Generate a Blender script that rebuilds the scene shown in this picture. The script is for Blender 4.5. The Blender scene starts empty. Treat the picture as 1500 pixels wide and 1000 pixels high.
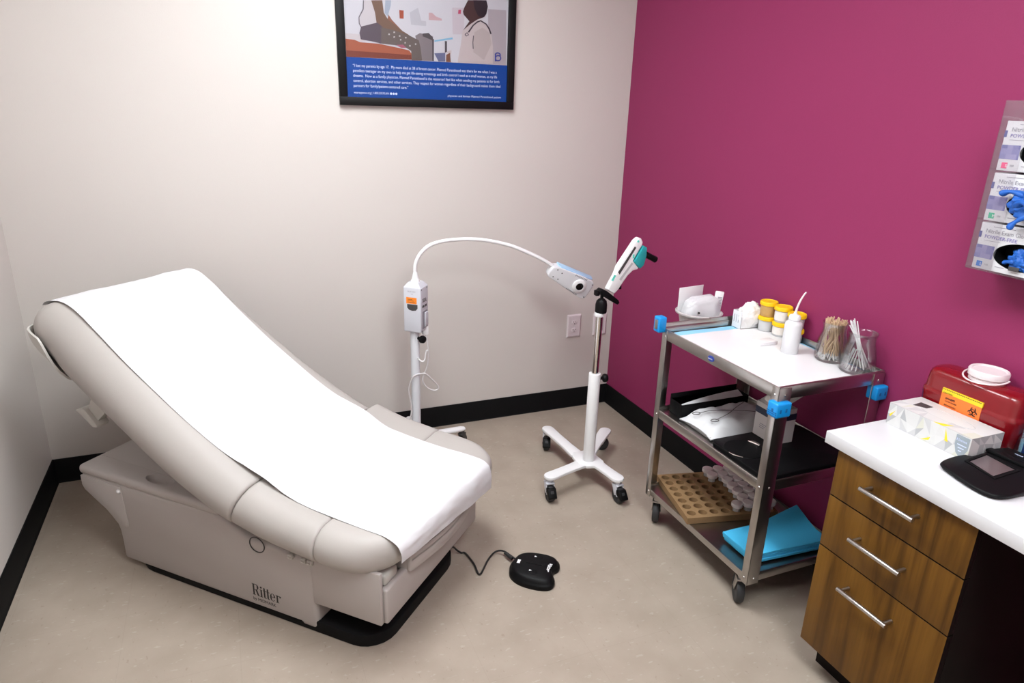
import bpy, bmesh, math, random
from mathutils import Vector as V, Matrix as M, noise
random.seed(7)
SC = bpy.context.scene
COL = SC.collection
PI = math.pi
# ---------------------------------------------------------------- materials
def C(r, g, b):
    f = lambda c: (c/255/12.92) if c/255 <= .04045 else ((c/255+.055)/1.055)**2.4
    return (f(r), f(g), f(b), 1)
MATS = {}
def mat(name, col, rough=.5, metal=0, spec=.5, coat=0, bump=0, bscale=60, var=0, vscale=8, aniso=None, sheen=0):
    """procedural principled material; slight noise in colour (var) and in bump"""
    m = bpy.data.materials.new(name); m.use_nodes = True
    nt = m.node_tree; n = nt.nodes; l = nt.links; b = n['Principled BSDF']
    b.inputs['Base Color'].default_value = col
    b.inputs['Roughness'].default_value = rough
    b.inputs['Metallic'].default_value = metal
    b.inputs['Specular IOR Level'].default_value = spec
    b.inputs['Coat Weight'].default_value = coat
    tc = n.new('ShaderNodeTexCoord')
    if var:
        t = n.new('ShaderNodeTexNoise'); t.inputs['Scale'].default_value = vscale; t.inputs['Detail'].default_value = 4
        l.new(tc.outputs['Object'], t.inputs['Vector'])
        mx = n.new('ShaderNodeMix'); mx.data_type = 'RGBA'
        mx.inputs[6].default_value = tuple(c*(1-var) for c in col[:3])+(1,)
        mx.inputs[7].default_value = tuple(min(1, c*(1+var)) for c in col[:3])+(1,)
        l.new(t.outputs['Fac'], mx.inputs[0]); l.new(mx.outputs[2], b.inputs['Base Color'])
    if bump:
        t = n.new('ShaderNodeTexNoise'); t.inputs['Scale'].default_value = bscale; t.inputs['Detail'].default_value = 3
        l.new(tc.outputs['Object'], t.inputs['Vector'])
        bp = n.new('ShaderNodeBump'); bp.inputs['Strength'].default_value = bump; bp.inputs['Distance'].default_value = .01
        l.new(t.outputs['Fac'], bp.inputs['Height']); l.new(bp.outputs[0], b.inputs['Normal'])
    MATS[name] = m
    return m
def clear(name, tint=(1, 1, 1, 1), gl=.5, rough=.03, milky=0):
    """thin clear glass or plastic: see-through with fresnel gloss"""
    m = bpy.data.materials.new(name); m.use_nodes = True
    nt = m.node_tree; n = nt.nodes; l = nt.links
    n.remove(n['Principled BSDF']); out = n['Material Output']
    tr = n.new('ShaderNodeBsdfTransparent'); tr.inputs[0].default_value = tint
    go = n.new('ShaderNodeBsdfGlossy'); go.inputs['Roughness'].default_value = rough
    lw = n.new('ShaderNodeLayerWeight'); lw.inputs[0].default_value = gl
    mu = n.new('ShaderNodeMath'); mu.operation = 'MULTIPLY'; mu.inputs[1].default_value = .55
    l.new(lw.outputs['Fresnel'], mu.inputs[0])
    mx = n.new('ShaderNodeMixShader')
    l.new(mu.outputs[0], mx.inputs[0]); l.new(tr.outputs[0], mx.inputs[1]); l.new(go.outputs[0], mx.inputs[2])
    last = mx
    if milky:
        df = n.new('ShaderNodeBsdfDiffuse'); df.inputs[0].default_value = (.85, .85, .86, 1)
        m2 = n.new('ShaderNodeMixShader'); m2.inputs[0].default_value = milky
        l.new(mx.outputs[0], m2.inputs[1]); l.new(df.outputs[0], m2.inputs[2]); last = m2
    l.new(last.outputs[0], out.inputs[0])
    MATS[name] = m
    return m
def emit(name, col, s):
    m = bpy.data.materials.new(name); m.use_nodes = True
    n = m.node_tree.nodes; b = n['Principled BSDF']
    b.inputs['Base Color'].default_value = (.8, .8, .8, 1)
    b.inputs['Emission Color'].default_value = col; b.inputs['Emission Strength'].default_value = s
    MATS[name] = m; return m

wall_m = mat('cream_paint', (.605, .568, .538, 1), .55, spec=.3, bump=.04, bscale=220, var=.012, vscale=3)
purple_m = mat('magenta_paint', (.262, .029, .101, 1), .55, spec=.2, bump=.04, bscale=220, var=.02, vscale=3)
ceil_m = mat('ceiling_white', (.8, .79, .77, 1), .9)
base_m = mat('black_vinyl', (.004, .004, .0045, 1), .6, spec=.15, var=.1)
beige_m = mat('beige_upholstery', (.415, .388, .365, 1), .5, spec=.4, bump=.05, bscale=500, var=.02, vscale=6)
shell_m = mat('warm_white_plastic', (.50, .48, .445, 1), .4, var=.02)
body_m = mat('taupe_white_metal', (.425, .388, .368, 1), .45, spec=.3, bump=.02, bscale=700, var=.02, vscale=4)
dgrey_m = mat('dark_grey_plastic', (.05, .047, .047, 1), .5, var=.1)
black_m = mat('black_plastic', (.0035, .0035, .004, 1), .5, spec=.16, var=.1, vscale=20)
rubber_m = mat('black_rubber', (.02, .021, .023, 1), .6, bump=.03, bscale=300, var=.15)
paper_m = mat('white_crepe_paper', (.66, .66, .675, 1), .8, spec=.1, bump=.04, bscale=90)
white_m = mat('white_plastic', (.78, .78, .79, 1), .35, var=.015)
wpole_m = mat('white_enamel', (.72, .74, .78, 1), .3, var=.02)
greyw_m = mat('cool_grey_plastic', (.58, .59, .64, 1), .4, var=.03)
blueh_m = mat('pale_blue_plastic', (.42, .66, .90, 1), .35, var=.03)
steel_m = mat('stainless_steel', (.50, .475, .45, 1), .28, 1, bump=.02, bscale=400, var=.06, vscale=25)
chrome_m = mat('polished_chrome', (.75, .72, .68, 1), .12, 1, var=.03)
bumper_m = mat('blue_rubber', (.003, .27, .70, 1), .4, var=.06, vscale=30)
blue_m = mat('blue_nonwoven', (.07, .50, .83, 1), .8, spec=.2, bump=.06, bscale=250, var=.05)
bluepad_m = mat('pale_blue_film', (.30, .66, .90, 1), .5, var=.04)
teal_m = mat('teal_plastic', (.012, .31, .33, 1), .4, var=.04)
mint_m = mat('mint_plastic', (.12, .66, .55, 1), .4, var=.04)
glassd_m = mat('dark_lens', (.004, .004, .006, 1), .08, spec=.8, var=.1)
orange_m = mat('orange_label', (.90, .24, .012, 1), .5, var=.04)
grn_m = mat('kraft_board', (.27, .165, .08, 1), .8, spec=.2, bump=.06, bscale=120, var=.08, vscale=30)
wood_swab = mat('birch_stick', (.60, .43, .27, 1), .7, var=.12, vscale=90)
cotton_m = mat('cotton', (.82, .81, .80, 1), .95, spec=.1, bump=.2, bscale=300)
yellow_m = mat('yellow_plastic', (.88, .56, .006, 1), .4, var=.04)
tan_m = mat('amber_contents', (.50, .30, .10, 1), .5, var=.15, vscale=60)
capm_m = mat('grey_white_cap', (.80, .74, .73, 1), .5, var=.03)
glove_m = mat('blue_nitrile', (.005, .095, .42, 1), .5, bump=.15, bscale=60, var=.12, vscale=25)
navy_m = mat('navy_print', (.012, .02, .05, 1), .5, var=.1)
counter_m = mat('white_laminate', (.62, .62, .64, 1), .35, spec=.4, var=.01)
cabd_m = mat('espresso_laminate', (.006, .0035, .003, 1), .55, spec=.15, var=.15)
red_m = mat('red_sharps_plastic', (.19, .002, .006, 1), .25, spec=.5, coat=.3, var=.05)
lid_m = mat('translucent_white_plastic', (.74, .66, .67, 1), .4, var=.03)
bluel_m = mat('blue_liquid', (.10, .42, .60, 1), .2, var=.08)
pstr_m = mat('poster_frame_black', (.005, .005, .0055, 1), .5, spec=.2, var=.1)
pink_m = mat('rose_print', (.75, .06, .20, 1), .5, var=.03)
gsq_m = mat('green_print', (.04, .42, .24, 1), .5, var=.03)
bsq_m = mat('blue_print', (.02, .16, .55, 1), .5, var=.03)
ink_m = mat('black_ink', (.02, .017, .016, 1), .6, var=.1)
greyink_m = mat('grey_ink', (.30, .29, .33, 1), .6, var=.05)
purink_m = mat('violet_ink', (.22, .19, .42, 1), .6, var=.05)
white_ink = mat('white_ink', (.62, .70, .90, 1), .6, var=.02)
yel_print = mat('yellow_print', (.86, .62, .02, 1), .5, var=.03)
org_print = mat('orange_print', (.86, .19, .03, 1), .5, var=.03)
clear_m = clear('clear_acrylic', (.97, .96, .97, 1), .20, .06, milky=.04)
glass_m = clear('clear_glass', (.985, .99, .99, 1), .40, .03)
frost_m = clear('frosted_plastic', (.96, .96, .97, 1), .4, .25, milky=.55)
pane_m = clear('picture_glass', (.97, .97, .98, 1), .12, .02)
cord_w = mat('white_cord', (.62, .60, .60, 1), .5, var=.04)
cord_b = mat('black_cord', (.012, .012, .012, 1), .5, var=.1)
lamp_m = emit('light_diffuser', (.935, .98, 1, 1), 15.0)

def floor_mat():
    m = bpy.data.materials.new('speckled_vinyl_tile'); m.use_nodes = True
    nt = m.node_tree; n = nt.nodes; l = nt.links; b = n['Principled BSDF']
    tc = n.new('ShaderNodeTexCoord')
    def noise_(sc, det, stretch=None):
        t = n.new('ShaderNodeTexNoise'); t.inputs['Scale'].default_value = sc; t.inputs['Detail'].default_value = det
        if stretch:
            mp = n.new('ShaderNodeMapping'); mp.inputs['Scale'].default_value = stretch; mp.inputs['Rotation'].default_value = (0, 0, .5)
            l.new(tc.outputs['Object'], mp.inputs[0]); l.new(mp.outputs[0], t.inputs['Vector'])
        else: l.new(tc.outputs['Object'], t.inputs['Vector'])
        return t
    def ramp(src, a, bb, ca, cb):
        r = n.new('ShaderNodeValToRGB'); r.color_ramp.elements[0].position = a; r.color_ramp.elements[1].position = bb
        r.color_ramp.elements[0].color = ca; r.color_ramp.elements[1].color = cb
        l.new(src, r.inputs[0]); return r
    def mix(fac, a, bcol):
        x = n.new('ShaderNodeMix'); x.data_type = 'RGBA'
        l.new(fac, x.inputs[0])
        if isinstance(a, tuple): x.inputs[6].default_value = a
        else: l.new(a, x.inputs[6])
        x.inputs[7].default_value = bcol
        return x.outputs[2]
    k = (0, 0, 0, 1); w = (1, 1, 1, 1)
    base = ramp(noise_(7, 5).outputs['Fac'], .3, .7, (.328, .274, .222, 1), (.378, .318, .262, 1)).outputs[0]
    c1 = mix(ramp(noise_(34, 2, (1, 2.2, 1)).outputs['Fac'], .64, .70, k, (.36, .36, .36, 1)).outputs[0], base, (.48, .43, .375, 1))
    c2 = mix(ramp(noise_(42, 2, (2, 1, 1)).outputs['Fac'], .67, .73, k, (.42, .42, .42, 1)).outputs[0], c1, (.24, .185, .15, 1))
    br = n.new('ShaderNodeTexBrick'); br.offset = 0; br.inputs['Scale'].default_value = 1
    br.inputs['Brick Width'].default_value = .335; br.inputs['Row Height'].default_value = .335
    br.inputs['Mortar Size'].default_value = .0011; br.inputs['Color1'].default_value = k; br.inputs['Color2'].default_value = k
    br.inputs['Mortar'].default_value = (.09, .09, .09, 1)
    l.new(tc.outputs['Object'], br.inputs['Vector'])
    c3 = mix(br.outputs['Color'], c2, (.12, .10, .085, 1))
    l.new(c3, b.inputs['Base Color'])
    b.inputs['Roughness'].default_value = .5; b.inputs['Specular IOR Level'].default_value = .25
    return m
floor_m = floor_mat()

def wood_mat():
    m = bpy.data.materials.new('walnut_laminate'); m.use_nodes = True
    nt = m.node_tree; n = nt.nodes; l = nt.links; b = n['Principled BSDF']
    tc = n.new('ShaderNodeTexCoord')
    mp = n.new('ShaderNodeMapping'); mp.inputs['Scale'].default_value = (3, 15, 1.1)
    l.new(tc.outputs['Object'], mp.inputs[0])
    t = n.new('ShaderNodeTexNoise'); t.inputs['Scale'].default_value = 1.0; t.inputs['Detail'].default_value = 5; t.inputs['Distortion'].default_value = 1.3
    l.new(mp.outputs[0], t.inputs['Vector'])
    r = n.new('ShaderNodeValToRGB')
    e = r.color_ramp.elements
    e[0].position = .30; e[0].color = (.042, .017, .0025, 1)
    e[1].position = .62; e[1].color = (.135, .062, .0095, 1)
    x = r.color_ramp.elements.new(.47); x.color = (.108, .047, .0065, 1)
    l.new(t.outputs['Fac'], r.inputs[0])
    mp2 = n.new('ShaderNodeMapping'); mp2.inputs['Scale'].default_value = (10, 150, 6)
    l.new(tc.outputs['Object'], mp2.inputs[0])
    t2 = n.new('ShaderNodeTexNoise'); t2.inputs['Scale'].default_value = 1; t2.inputs['Detail'].default_value = 2
    l.new(mp2.outputs[0], t2.inputs['Vector'])
    mx = n.new('ShaderNodeMix'); mx.data_type = 'RGBA'; mx.blend_type = 'MULTIPLY'; mx.inputs[0].default_value = .45
    l.new(r.outputs[0], mx.inputs[6]); l.new(t2.outputs['Fac'], mx.inputs[7])
    mx2 = n.new('ShaderNodeMix'); mx2.data_type = 'RGBA'; mx2.blend_type = 'ADD'; mx2.inputs[0].default_value = .35
    l.new(mx.outputs[2], mx2.inputs[6]); l.new(r.outputs[0], mx2.inputs[7])
    l.new(mx2.outputs[2], b.inputs['Base Color'])
    b.inputs['Roughness'].default_value = .4; b.inputs['Specular IOR Level'].default_value = .2
    return m
wood_m = wood_mat()

def facet_mat(name, cols, scale, seed=0):
    """low-poly facet print: voronoi cells picked from a short list of colours"""
    m = bpy.data.materials.new(name); m.use_nodes = True
    nt = m.node_tree; n = nt.nodes; l = nt.links; b = n['Principled BSDF']
    tc = n.new('ShaderNodeTexCoord'); vo = n.new('ShaderNodeTexVoronoi'); vo.inputs['Scale'].default_value = scale
    vo.distance = 'MANHATTAN'
    mp = n.new('ShaderNodeMapping'); mp.inputs['Location'].default_value = (seed, seed*.7, 0)
    l.new(tc.outputs['Object'], mp.inputs[0]); l.new(mp.outputs[0], vo.inputs['Vector'])
    sp = n.new('ShaderNodeSeparateColor'); l.new(vo.outputs['Color'], sp.inputs[0])
    r = n.new('ShaderNodeValToRGB'); r.color_ramp.interpolation = 'CONSTANT'
    e = r.color_ramp.elements
    while len(e) < len(cols): e.new(.5)
    for i, (p, c) in enumerate(cols): e[i].position = p; e[i].color = c
    l.new(sp.outputs[0], r.inputs[0]); l.new(r.outputs[0], b.inputs['Base Color'])
    b.inputs['Roughness'].default_value = .5
    return m
def checker_mat():
    m = bpy.data.materials.new('lavender_squares_print'); m.use_nodes = True
    nt = m.node_tree; n = nt.nodes; l = nt.links; b = n['Principled BSDF']
    tc = n.new('ShaderNodeTexCoord'); mp = n.new('ShaderNodeMapping'); mp.inputs['Scale'].default_value = (1, 75, 75)
    l.new(tc.outputs['Object'], mp.inputs[0])
    fl = n.new('ShaderNodeVectorMath'); fl.operation = 'FLOOR'; l.new(mp.outputs[0], fl.inputs[0])
    wn = n.new('ShaderNodeTexWhiteNoise'); wn.noise_dimensions = '3D'; l.new(fl.outputs[0], wn.inputs[0])
    r = n.new('ShaderNodeValToRGB'); r.color_ramp.elements[0].color = tuple(c*.62 for c in C(118, 116, 186)[:3])+(1,); r.color_ramp.elements[1].color = tuple(c*.62 for c in C(178, 172, 222)[:3])+(1,)
    l.new(wn.outputs['Value'], r.inputs[0]); l.new(r.outputs[0], b.inputs['Base Color'])
    return m
lav_m = checker_mat()

# ---------------------------------------------------------------- mesh builder
def frame(o, x, y):
    x = V(x).normalized(); y = V(y); z = x.cross(y).normalized(); y = z.cross(x)
    return M(((x.x, y.x, z.x, o[0]), (x.y, y.y, z.y, o[1]), (x.z, y.z, z.z, o[2]), (0, 0, 0, 1)))
def axis_frame(p, d):
    d = V(d).normalized(); a = V((0, 0, 1)) if abs(d.z) < .9 else V((1, 0, 0))
    x = a.cross(d).normalized(); y = d.cross(x)
    return M(((x.x, y.x, d.x, p[0]), (x.y, y.y, d.y, p[1]), (x.z, y.z, d.z, p[2]), (0, 0, 0, 1)))
def spline(pts, n=8, closed=False):
    pts = [V(p) for p in pts]; out = []; N = len(pts)
    rng = range(N if closed else N-1)
    for i in rng:
        if closed: p0, p1, p2, p3 = pts[i-1], pts[i], pts[(i+1) % N], pts[(i+2) % N]
        else: p0, p1, p2, p3 = pts[max(0, i-1)], pts[i], pts[i+1], pts[min(N-1, i+2)]
        for k in range(n):
            t = k/n
            out.append(.5*((2*p1)+(p2-p0)*t+(2*p0-5*p1+4*p2-p3)*t*t+(3*p1-p0-3*p2+p3)*t**3))
    if not closed: out.append(pts[-1])
    return out
class B:
    def __init__(s, xf=None): s.bm = bmesh.new(); s.mi = 0; s.xf = xf or M.Identity(4)
    def add(s, b2, xf=None):
        for f in b2.faces: f.material_index = s.mi
        me = bpy.data.meshes.new('tmp'); b2.to_mesh(me); b2.free()
        if xf: me.transform(xf)
        me.transform(s.xf)
        s.bm.from_mesh(me); bpy.data.meshes.remove(me); return s
    def box(s, lo, hi, bev=0, seg=2, xf=None):
        b = bmesh.new(); bmesh.ops.create_cube(b, size=1)
        lo = V(lo); hi = V(hi); d = hi-lo; c = (lo+hi)/2
        for v in b.verts: v.co = V((v.co.x*d.x+c.x, v.co.y*d.y+c.y, v.co.z*d.z+c.z))
        if bev: bmesh.ops.bevel(b, geom=b.edges[:], offset=bev, segments=seg, profile=.5, affect='EDGES')
        return s.add(b, xf)
    def prism(s, poly, h, xf=None, bev=0, seg=2, z0=0):
        b = bmesh.new()
        lo = [b.verts.new((p[0], p[1], z0)) for p in poly]; hi = [b.verts.new((p[0], p[1], z0+h)) for p in poly]
        n = len(poly)
        b.faces.new(lo[::-1]); b.faces.new(hi)
        for i in range(n): b.faces.new((lo[i], lo[(i+1) % n], hi[(i+1) % n], hi[i]))
        bmesh.ops.recalc_face_normals(b, faces=b.faces[:])
        if bev: bmesh.ops.bevel(b, geom=[e for e in b.edges if len(e.link_faces) == 2 and e.calc_face_angle(0) > .6], offset=bev, segments=seg, profile=.5, affect='EDGES')
        return s.add(b, xf)
    def flat(s, poly, z=0, xf=None):
        b = bmesh.new(); f = b.faces.new([b.verts.new((p[0], p[1], z)) for p in poly])
        f.normal_update()
        if f.normal.z < 0: f.normal_flip()
        bmesh.ops.triangulate(b, faces=b.faces[:])
        return s.add(b, xf)
    def cyl(s, p0, p1, r0, r1=None, seg=20, bev=0):
        r1 = r0 if r1 is None else r1
        p0 = V(p0); p1 = V(p1); h = (p1-p0).length
        prof = [(0, 0), (r0, 0), (r1, h), (0, h)]
        if bev: prof = [(0, 0), (r0-bev, 0), (r0-.3*bev, .3*bev), (r0, bev), (r1, h-bev), (r1-.3*bev, h-.3*bev), (r1-bev, h), (0, h)]
        return s.lathe(prof, axis_frame(p0, p1-p0), seg)
    def lathe(s, prof, xf=None, seg=24, closed=False):
        b = bmesh.new(); rings = []
        for r, z in prof:
            if r < 1e-6: rings.append([b.verts.new((0, 0, z))])
            else: rings.append([b.verts.new((r*math.cos(2*PI*k/seg), r*math.sin(2*PI*k/seg), z)) for k in range(seg)])
        prs = list(zip(rings, rings[1:]))
        if closed: prs.append((rings[-1], rings[0]))
        for a, c in prs:
            for k in range(seg):
                k2 = (k+1) % seg
                if len(a) == 1 and len(c) == 1: continue
                if len(a) == 1: b.faces.new((a[0], c[k2], c[k]))
                elif len(c) == 1: b.faces.new((a[k], a[k2], c[0]))
                else: b.faces.new((a[k], a[k2], c[k2], c[k]))
        bmesh.ops.recalc_face_normals(b, faces=b.faces[:])
        return s.add(b, xf)
    def tube(s, pts, r, seg=8, closed=False, flatten=1, xf=None):
        pts = [V(p) for p in pts]; n = len(pts); rr = r if isinstance(r, (list, tuple)) else [r]*n
        b = bmesh.new(); rings = []; nx = None
        for i in range(n):
            if closed: t = (pts[(i+1) % n]-pts[i-1])
            else: t = pts[min(n-1, i+1)]-pts[max(0, i-1)]
            t.normalize()
            if nx is None:
                a = V((0, 0, 1)) if abs(t.z) < .9 else V((1, 0, 0)); nx = a.cross(t).normalized()
            else: nx = (nx-t*nx.dot(t)).normalized()
            ny = t.cross(nx)
            rings.append([b.verts.new(pts[i]+nx*rr[i]*math.cos(2*PI*k/seg)+ny*rr[i]*flatten*math.sin(2*PI*k/seg)) for k in range(seg)])
        for i in range(n if closed else n-1):
            a, c = rings[i], rings[(i+1) % n]
            for k in range(seg): b.faces.new((a[k], a[(k+1) % seg], c[(k+1) % seg], c[k]))
        if not closed: b.faces.new(rings[0][::-1]); b.faces.new(rings[-1])
        bmesh.ops.recalc_face_normals(b, faces=b.faces[:])
        return s.add(b, xf)
    def loft(s, rings, cap=True, ring_closed=True, xf=None):
        b = bmesh.new(); R = [[b.verts.new(p) for p in r] for r in rings]; n = len(R[0])
        for a, c in zip(R, R[1:]):
            for k in range(n if ring_closed else n-1): b.faces.new((a[k], a[(k+1) % n], c[(k+1) % n], c[k]))
        if cap and ring_closed: b.faces.new(R[0][::-1]); b.faces.new(R[-1])
        bmesh.ops.recalc_face_normals(b, faces=b.faces[:])
        return s.add(b, xf)
    def sheet(s, grid, th, xf=None):
        """open grid of points given a thickness"""
        b = bmesh.new(); R = [[b.verts.new(p) for p in r] for r in grid]
        for a, c in zip(R, R[1:]):
            for k in range(len(a)-1): b.faces.new((a[k], a[k+1], c[k+1], c[k]))
        b.normal_update()
        bmesh.ops.solidify(b, geom=b.faces[:], thickness=th)
        bmesh.ops.recalc_face_normals(b, faces=b.faces[:])
        return s.add(b, xf)
    def blob(s, c, r, amp=.2, freq=3, sub=4, seed=0, zmin=None, xf=None):
        b = bmesh.new(); bmesh.ops.create_icosphere(b, subdivisions=sub, radius=1)
        for v in b.verts:
            d = v.co.normalized(); k = 1+amp*(noise.noise(d*freq+V((seed, 0, 0)))+.5*abs(noise.noise(d*freq*2.3+V((0, seed, 0)))))
            p = V((d.x*r[0]*k+c[0], d.y*r[1]*k+c[1], d.z*r[2]*k+c[2]))
            if zmin is not None and p.z < zmin: p.z = zmin
            v.co = p
        return s.add(b, xf)
    def text(s, body, size, xf, depth=.0003, align='LEFT', bold=0, sx=1, lift=.0002):
        cu = bpy.data.curves.new('t', 'FONT'); cu.body = body; cu.size = size; cu.extrude = depth/2; cu.align_x = align; cu.offset = bold
        cu.resolution_u = 3
        o = bpy.data.objects.new('t', cu); COL.objects.link(o)
        dg = bpy.context.evaluated_depsgraph_get(); dg.update()
        me = bpy.data.meshes.new_from_object(o.evaluated_get(dg))
        b = bmesh.new(); b.from_mesh(me); bpy.data.meshes.remove(me); bpy.data.objects.remove(o); bpy.data.curves.remove(cu)
        return s.add(b, xf @ M.Translation((0, 0, depth/2+lift)) @ M.Diagonal((sx, 1, 1, 1)))
W = {}
def tag(o, label=None, cat=None, group=None, kind=None):
    if label: o['label'] = label
    if cat: o['category'] = cat
    if group: o['group'] = group
    if kind: o['kind'] = kind
    return o
def thing(name, label, cat, loc, rz=0, group=None):
    o = bpy.data.objects.new(name, None); o.empty_display_size = .05; COL.objects.link(o)
    o.location = loc; o.rotation_euler = (0, 0, rz)
    W[o.name] = M.Translation(loc) @ M.Rotation(rz, 4, 'Z')
    return tag(o, label, cat, group)
def obj(name, b, mats, parent=None, org=None, label=None, smooth=40):
    me = bpy.data.meshes.new(name); b.bm.to_mesh(me); b.bm.free()
    for m in (mats if isinstance(mats, (list, tuple)) else [mats]): me.materials.append(m)
    if smooth:
        me.polygons.foreach_set('use_smooth', [True]*len(me.polygons)); me.set_sharp_from_angle(angle=math.radians(smooth))
    o = bpy.data.objects.new(name, me); COL.objects.link(o)
    if parent:
        w = W[parent.name]; me.transform(w.inverted()); o.parent = parent; W[o.name] = w
    elif org is not None:
        me.transform(M.Translation(-V(org))); o.location = org; W[o.name] = M.Translation(org)
    else: W[o.name] = M.Identity(4)
    if label: o['label'] = label
    return o
def single(name, b, mats, label, cat, org, group=None, smooth=40):
    return tag(obj(name, b, mats, None, org, None, smooth), label, cat, group)
def dup(root, loc, rz=None, label=None, group=None):
    r = root.copy(); COL.objects.link(r); r.location = loc
    if rz is not None: r.rotation_euler = rz
    if label: r['label'] = label
    if group: r['group'] = group
    for ch in list(root.children):
        c = ch.copy(); COL.objects.link(c); c.parent = r
        for g in list(ch.children):
            d = g.copy(); COL.objects.link(d); d.parent = c
    return r
BACK = lambda x, z, y=0: frame((x, y, z), (1, 0, 0), (0, 0, 1))        # writing on the back wall
SIDE = lambda y, z, x=0: frame((x, y, z), (0, -1, 0), (0, 0, 1))       # writing on the right wall
def cut(o, cb):
    """boolean-subtract builder cb (same coordinates as o's mesh data) from o"""
    me = bpy.data.meshes.new('c'); cb.bm.to_mesh(me); cb.bm.free()
    c = bpy.data.objects.new('c', me); COL.objects.link(c); c.matrix_world = M.Identity(4)
    t = bpy.data.objects.new('t', o.data.copy()); COL.objects.link(t)
    md = t.modifiers.new('b', 'BOOLEAN'); md.object = c; md.operation = 'DIFFERENCE'; md.solver = 'EXACT'
    dg = bpy.context.evaluated_depsgraph_get(); dg.update()
    nm = bpy.data.meshes.new_from_object(t.evaluated_get(dg)); nm.name = o.data.name
    o.data = nm; bpy.data.objects.remove(t); bpy.data.objects.remove(c)
    nm.polygons.foreach_set('use_smooth', [True]*len(nm.polygons)); nm.set_sharp_from_angle(angle=math.radians(40))
# ================================================================ the room
RX, LX, BY, FY, CZ = 0.0, -2.709, 0.0, -3.95, 2.62
def struct(name, lo, hi, m):
    return tag(obj(name, B().box(lo, hi), m, smooth=0), kind='structure')
struct('floor', (LX-.1, FY-.1, -.1), (RX+.1, BY+.1, 0), floor_m)
struct('ceiling', (LX-.1, FY-.1, CZ), (RX+.1, BY+.1, CZ+.1), ceil_m)
struct('wall_back', (LX-.1, BY, 0), (RX+.1, BY+.1, CZ), wall_m)
struct('wall_left', (LX-.1, FY, 0), (LX, BY, CZ), wall_m)
struct('wall_right', (RX, FY, 0), (RX+.1, BY, CZ), purple_m)
struct('wall_front', (LX-.1, FY-.1, 0), (RX+.1, FY, CZ), wall_m)
def baseboard(name, prof_dir, p0, p1):
    b = B(); d = (V(p1)-V(p0)); L = d.length
    n = V(prof_dir)
    xf = frame(p0, n, (0, 0, 1))            # x = into the room, y = up, z along
    poly = [(0, 0), (.011, 0), (.008, .006), (.006, .015), (.006, .106), (.004, .11), (0, .11)]
    if xf.col[2].to_3d().dot(d) < 0: xf = frame(p1, n, (0, 0, 1))
    b.prism(poly, L, xf)
    return tag(obj(name, b, base_m), kind='structure')
baseboard('baseboard_back', (0, -1, 0), (LX, BY, 0), (RX, BY, 0))
baseboard('baseboard_left', (1, 0, 0), (LX, FY, 0), (LX, BY, 0))
baseboard('baseboard_right', (-1, 0, 0), (RX, -1.93, 0), (RX, BY, 0))
# ceiling light panel
def troffer(cx, cy, label, sx=.61, sy=1.22):
    t = thing('ceiling_light', label, 'light', (cx, cy, CZ), 0, )
    f = B()
    for lo, hi in (((-sx/2-.02, -sy/2-.02), (sx/2+.02, -sy/2+.02)), ((-sx/2-.02, sy/2-.02), (sx/2+.02, sy/2+.02)),
                   ((-sx/2-.02, -sy/2+.02), (-sx/2+.02, sy/2-.02)), ((sx/2-.02, -sy/2+.02), (sx/2+.02, sy/2-.02))):
        f.box((cx+lo[0], cy+lo[1], CZ-.03), (cx+hi[0], cy+hi[1], CZ-.001), .003)
    obj('frame', f, white_m, t)
    obj('diffuser', B().box((cx-sx/2+.02, cy-sy/2+.02, CZ-.022), (cx+sx/2-.02, cy+sy/2-.02, CZ-.004)), lamp_m, t)
troffer(-1.55, -1.25, 'rectangular ceiling light panel above the exam table')
troffer(-1.15, -3.02, 'added fill light panel on the ceiling, unseen above the camera end of the room')  # unseen second panel, added as fill light from the camera side

# ================================================================ exam table  (u along the table towards its foot, v across)
VC = -1.865
CC = -1.850    # centre line of the cushions
TX = M.Rotation(-PI/4, 4, 'Z')
def uvp(u, v, z): return TX @ V((u, v, z))
tb = uvp(-.72, VC, 0)
table = thing('exam_table', 'beige padded medical exam table with raised backrest and taupe metal base', 'exam table', tb, -PI/4)
# side profile of the base, extruded across
SIDEX = M(((1, 0, 0, 0), (0, 0, -1, 0), (0, 1, 0, 0), (0, 0, 0, 1)))      # (x,y,z)->(u,-v..): local x=u, y=z, extrude along -v
def sideprism(b, poly, v0, v1, bev=0, seg=2):
    return b.prism(poly, v1-v0, M(((1, 0, 0, 0), (0, 0, 1, v0), (0, 1, 0, 0), (0, 0, 0, 1))), bev, seg)
hw = .315
prof = [(-1.335, .335), (-1.335, .285), (-1.326, .262), (-1.27, .229), (-1.225, .203), (-1.196, .172), (-1.184, .135), (-1.181, .09),
        (-1.182, .02), (-.405, .02), (-.405, .012), (-.336, .012), (-.336, .27), (-.60, .285), (-.72, .335)]
b = B(TX); sideprism(b, prof, VC-hw, VC+hw, .016, 3); obj('base_cover', b, body_m, table)
# lid over the rear of the base
b = B(TX); b.box((-1.338, VC-hw-.003, .327), (-.70, VC+hw+.003, .362), .014, 3)
lid_o = obj('rear_lid', b, body_m, table)
cb = B(); el = [(.062*math.cos(a), .028*math.sin(a)) for a in [2*PI*k/24 for k in range(24)]]
loc_ = W[table.name].inverted() @ TX
cb.lathe([(0, 0), (.5, .0), (.82, .008), (1, .03), (1, .06), (0, .06)], loc_ @ M.Translation((-1.0, VC-.268, .338)) @ M.Diagonal((.062, .028, 1, 1)), 28)
cut(lid_o, cb)
b = B(TX); b.box((-1.325, VC-.235, .358), (-.72, VC+.235, .3635), .003); obj('lid_panel', b, body_m, table)
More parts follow.
